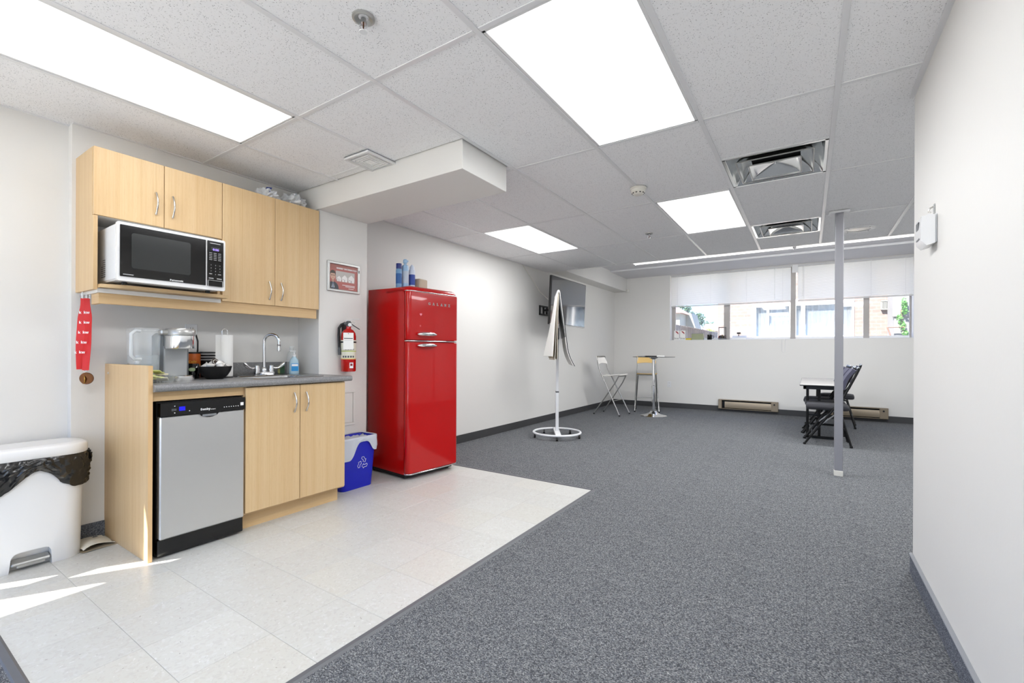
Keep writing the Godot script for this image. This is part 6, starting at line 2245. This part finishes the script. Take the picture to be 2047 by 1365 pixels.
func build_ceiling_things() -> void:
	var st: SurfaceTool
	# ---------------- fluorescent troffers: an opal lens in a steel tray, with an area light of its size just below it
	var tr := [[-3, -1, "long lit ceiling panel over the kitchenette's wall cabinets", 0.22], [0, 0, "large lit ceiling panel beside the bulkhead", 1.0], [0, 2, "lit ceiling panel between smoke detector and square diffusers", 1.3], [-3, 2, "lit ceiling panel near the long wall by the television", 0.8], [0, -2, "lit ceiling panel near the rear storefront window", 0.95], [3, 2, "lit ceiling panel beyond the near right wall", 1.4]]
	for q in tr:
		var cx: float = GX + (q[0] + 0.5) * G
		var cz: float = GZ - (q[1] + 0.5) * 2.0 * G
		var a := thing("ceiling_light", q[2], "ceiling light", Vector3(cx, HC, cz), 0.0, "recessed ceiling light panels")
		st = S()
		bx(st, -G * 0.5 + 0.013, -G * 0.5 + 0.030, 0.0, 0.008, -G + 0.013, G - 0.013, 0.002)
		bx(st, G * 0.5 - 0.030, G * 0.5 - 0.013, 0.0, 0.008, -G + 0.013, G - 0.013, 0.002)
		bx(st, -G * 0.5 + 0.013, G * 0.5 - 0.013, 0.0, 0.008, -G + 0.013, -G + 0.026, 0.002)
		bx(st, -G * 0.5 + 0.013, G * 0.5 - 0.013, 0.0, 0.008, G - 0.026, G - 0.013, 0.002)
		part("door_frame", st, M.fixture, a)
		st = S()
		bx(st, -G * 0.5 + 0.028, G * 0.5 - 0.028, 0.006, 0.010, -G + 0.024, G - 0.024)
		part("lens", st, M.lens, a, "glowing opal lens")
		st = S()
		bx(st, -G * 0.5 + 0.016, G * 0.5 - 0.016, 0.011, 0.10, -G + 0.016, G - 0.016)
		part("housing", st, M.fixture, a)
		var l := AreaLight3D.new()
		l.name = "panel_light"
		l.area_size = Vector2(G - 0.056, 2.0 * G - 0.05)
		l.light_energy = LAMP_ENERGY * q[3]
		l.light_color = Color(0.985, 0.992, 1.0)
		l.shadow_enabled = true
		l.area_range = 20.0
		a.add_child(l)
		l.position = Vector3(0, 0.003, 0)
		l.rotation = Vector3(-PI / 2, 0, 0)
	# ---------------- linear strip lights hung just behind the edge of the tiled ceiling, washing the window end
	for q in [[-2.10, -0.145, "thin lit strip light along the ceiling edge toward the long wall"], [-0.13, 1.83, "thin lit strip light along the ceiling edge behind the support post"]]:
		var w: float = q[1] - q[0]
		var s := thing("strip_light", q[2], "strip light", Vector3((q[0] + q[1]) * 0.5, 2.355, -6.395), 0.0, "strip lights along the ceiling edge")
		st = S()
		bx(st, -w * 0.5, w * 0.5, 0.05, 0.36, -0.02, 0.02)
		bx(st, -w * 0.5, w * 0.5, 0.035, 0.05, -0.07, 0.07, 0.003)
		part("housing", st, M.fixture, s)
		st = S()
		prism(st, PackedVector2Array([Vector2(-0.065, 0.034), Vector2(-0.060, 0.008), Vector2(-0.045, 0.0), Vector2(0.045, 0.0), Vector2(0.060, 0.008), Vector2(0.065, 0.034)]), -w * 0.5 + 0.012, w * 0.5 - 0.012, Transform3D(Basis(Vector3(0, 0, 1), Vector3(0, 1, 0), Vector3(-1, 0, 0)), Vector3.ZERO))
		part("lens", st, M.lens, s, "glowing opal lens")
		for e in [-1.0, 1.0]:
			st = S()
			box(st, Vector3(e * (w * 0.5 - 0.006), 0.02, 0), Vector3(0.012, 0.042, 0.136), 0.003)
			part("end_cap", st, M.fixture, s)
		var l := AreaLight3D.new()
		l.name = "strip_lamp"
		l.area_size = Vector2(w - 0.03, 0.10)
		l.light_energy = STRIP_ENERGY
		l.light_color = Color(0.985, 0.992, 1.0)
		l.shadow_enabled = true
		l.area_range = 20.0
		s.add_child(l)
		l.position = Vector3(0, -0.012, -0.02)
		l.rotation = Vector3(deg_to_rad(-62.0), 0, 0)
	# ---------------- square stepped diffusers in bright metal
	for q in [[-0.1895, -3.5535, "shiny square metal air diffuser beside the smoke detector's panel"], [-0.1895, -5.3825, "shiny square metal air diffuser near the support post"]]:
		var a := thing("air_diffuser", q[2], "air diffuser", Vector3(q[0], HC, q[1]), 0.0, "square air diffusers")
		var cone := func(s0: float, y0: float, s1: float, y1: float, curve: float) -> SurfaceTool:
			var s := S()
			var rr := []
			for k in 7:
				var t := k / 6.0
				var w := lerpf(s0, s1, t)
				rr.append(ring_xz(rrect(w, w, 0.012 + 0.02 * t, 3), lerpf(y0, y1, pow(t, curve))))
			rr.reverse()
			loft(s, rr, false, false)
			return s
		st = S()
		for e in [[-0.292, -0.272, -0.292, 0.292], [0.272, 0.292, -0.292, 0.292], [-0.292, 0.292, -0.292, -0.272], [-0.292, 0.292, 0.272, 0.292]]: bx(st, e[0], e[1], 0.0, 0.006, e[2], e[3], 0.002)
		part("rim", st, M.chrome_soft, a)
		part("outer_cone", cone.call(0.548, 0.002, 0.40, 0.085, 0.6), M.chrome_soft, a)
		part("middle_cone", cone.call(0.435, -0.006, 0.29, 0.07, 0.6), M.chrome_soft, a)
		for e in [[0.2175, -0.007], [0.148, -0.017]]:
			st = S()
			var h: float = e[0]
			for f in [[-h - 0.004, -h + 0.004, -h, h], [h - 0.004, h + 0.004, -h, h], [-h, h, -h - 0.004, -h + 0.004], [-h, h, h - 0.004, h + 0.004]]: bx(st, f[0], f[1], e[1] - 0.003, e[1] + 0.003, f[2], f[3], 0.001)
			part("glint_lip", st, M.silver_plastic, a)  # paler bars added along the cone edges to draw their glint
		st = S()
		var rr := []
		for k in 9:
			var t := k / 8.0
			var w := lerpf(0.292, 0.01, t)
			rr.append(ring_xz(rrect(w, w, lerpf(0.008, 0.0049, t) + 0.10 * t * (1.0 - t), 3), -0.016 + 0.045 * pow(t, 0.6)))
		rr.reverse()
		loft(st, rr, true, false)
		part("centre_plate", st, M.chrome_soft, a)
		st = S()
		lathe(st, [Vector2(0, 0.018), Vector2(0.006, 0.018), Vector2(0.006, 0.030), Vector2(0, 0.030)], 10)
		part("screw", st, M.chrome, a)
		st = S()
		bx(st, -0.30, 0.30, 0.118, 0.15, -0.30, 0.30)
		for e in [[-0.30, -0.28, -0.30, 0.30], [0.28, 0.30, -0.30, 0.30], [-0.28, 0.28, -0.30, -0.28], [-0.28, 0.28, 0.28, 0.30]]: bx(st, e[0], e[1], 0.008, 0.118, e[2], e[3])
		part("back_box", st, M.black_plastic, a)
	# ---------------- smoke detector
	var a := thing("smoke_detector", "round off-white smoke detector on a ceiling runner", "smoke detector", Vector3(-1.10, HC - 0.002, -3.45))
	st = S()
	lathe(st, [Vector2(0, -0.012), Vector2(0.058, -0.012), Vector2(0.062, -0.008), Vector2(0.062, 0.0), Vector2(0, 0.0)], 32)
	part("base", st, M.ivory, a)
	st = S()
	lathe(st, [Vector2(0, -0.052), Vector2(0.032, -0.052), Vector2(0.038, -0.048), Vector2(0.052, -0.032), Vector2(0.054, -0.012), Vector2(0, -0.012)], 32)
	part("head", st, M.ivory, a)
	st = S()
	for k in 10:
		var b := Basis(Vector3.UP, TAU * k / 10.0)
		box(st, b * Vector3(0, -0.0405, 0.0445), Vector3(0.012, 0.007, 0.006), 0, b * Basis(Vector3(1, 0, 0), -0.7))
	part("vent_slot", st, M.black_plastic, a)
	# ---------------- sprinklers
	for q in [[-1.425, -1.13, "chrome sprinkler head in the ceiling tile beside the kitchenette light"], [-1.42, -4.83, "small chrome sprinkler head far down the ceiling near the television"]]:
		a = thing("sprinkler", q[2], "sprinkler", Vector3(q[0], HC + 0.002, q[1]), 0.5, "ceiling sprinklers")
		st = S()
		lathe(st, [Vector2(0.017, 0.002), Vector2(0.024, -0.004), Vector2(0.034, -0.009), Vector2(0.042, -0.006), Vector2(0.043, 0.0), Vector2(0.0, 0.001)], 28)
		part("escutcheon", st, M.silver_plastic, a)
		st = S()
		lathe(st, [Vector2(0, -0.022), Vector2(0.010, -0.022), Vector2(0.011, 0.0), Vector2(0, 0.0)], 14)
		tube(st, [Vector3(-0.010, -0.018, 0), Vector3(-0.015, -0.034, 0), Vector3(-0.004, -0.052, 0)], 0.0025, 6)
		tube(st, [Vector3(0.010, -0.018, 0), Vector3(0.015, -0.034, 0), Vector3(0.004, -0.052, 0)], 0.0025, 6)
		part("frame_arms", st, M.chrome, a)
		st = S()
		tube(st, [Vector3(0, -0.02, 0), Vector3(0, -0.050, 0)], 0.0028, 8)
		part("bulb", st, M.bronze, a)
		st = S()
		lathe(st, [Vector2(0, -0.056), Vector2(0.015, -0.056), Vector2(0.016, -0.054), Vector2(0, -0.052)], 20)
		part("deflector", st, M.white_plastic, a)
	# ---------------- ceiling speaker
	a = thing("ceiling_speaker", "round white ceiling speaker grille behind the support post", "speaker", Vector3(0.43, HC + 0.002, -5.80))
	st = S()
	lathe(st, [Vector2(0.094, -0.003), Vector2(0.100, -0.009), Vector2(0.138, -0.006), Vector2(0.142, 0.0), Vector2(0.0, 0.0)], 48)
	part("rim", st, M.white_plastic, a)
	st = S()
	lathe(st, [Vector2(0.0, -0.006), Vector2(0.095, -0.003)], 40)
	part("grille", st, M.silver_plastic, a)
	st = S()
	for k in 4:
		var t := TAU * (k + 0.5) / 4.0
		lathe(st, [Vector2(0, -0.0105), Vector2(0.005, -0.0095), Vector2(0.005, -0.006)], 8, Vector3(0.120 * cos(t), 0, 0.120 * sin(t)))
	part("screw", st, M.grey_dark, a)
	# ---------------- exhaust grille by the bulkhead
	a = thing("exhaust_grille", "square white exhaust grille of nested slots against the bulkhead", "grille", Vector3(-2.43, HC - 0.003, -1.988))
	st = S()
	for k in 6:
		var h := 0.118 - 0.0175 * k
		var w := 0.024 if k == 0 else (0.0118 if k < 5 else 0.0305)
		for e in [[-h, -h + w, -h, h], [h - w, h, -h, h], [-h + w, h - w, -h, -h + w], [-h + w, h - w, h - w, h]]:
			bx(st, e[0], e[1], -0.016, -0.004, e[2], e[3], 0.001)
	part("louvre", st, M.white_gloss, a)
	st = S()
	for k in 4:
		var b := Basis(Vector3.UP, PI / 4 + PI / 2 * k)
		box(st, b * Vector3(0.07, -0.009, 0), Vector3(0.13, 0.006, 0.006), 0, b)
	bx(st, -0.118, 0.118, -0.004, -0.001, -0.118, 0.118)
	part("backing", st, M.grey_plastic, a)
	# ---------------- little motion sensor at the duct's end
	a = thing("motion_sensor", "small white sensor at the far end of the boxed duct", "sensor", Vector3(-3.165, 2.365, BW + 0.004))
	st = S()
	box(st, Vector3(0, 0.02, 0.02), Vector3(0.05, 0.07, 0.04), 0.008)
	part("body", st, M.ivory, a)
	st = S()
	box(st, Vector3(0, 0.012, 0.041), Vector3(0.03, 0.03, 0.006), 0.002)
	part("lens_cover", st, M.white_gloss, a)
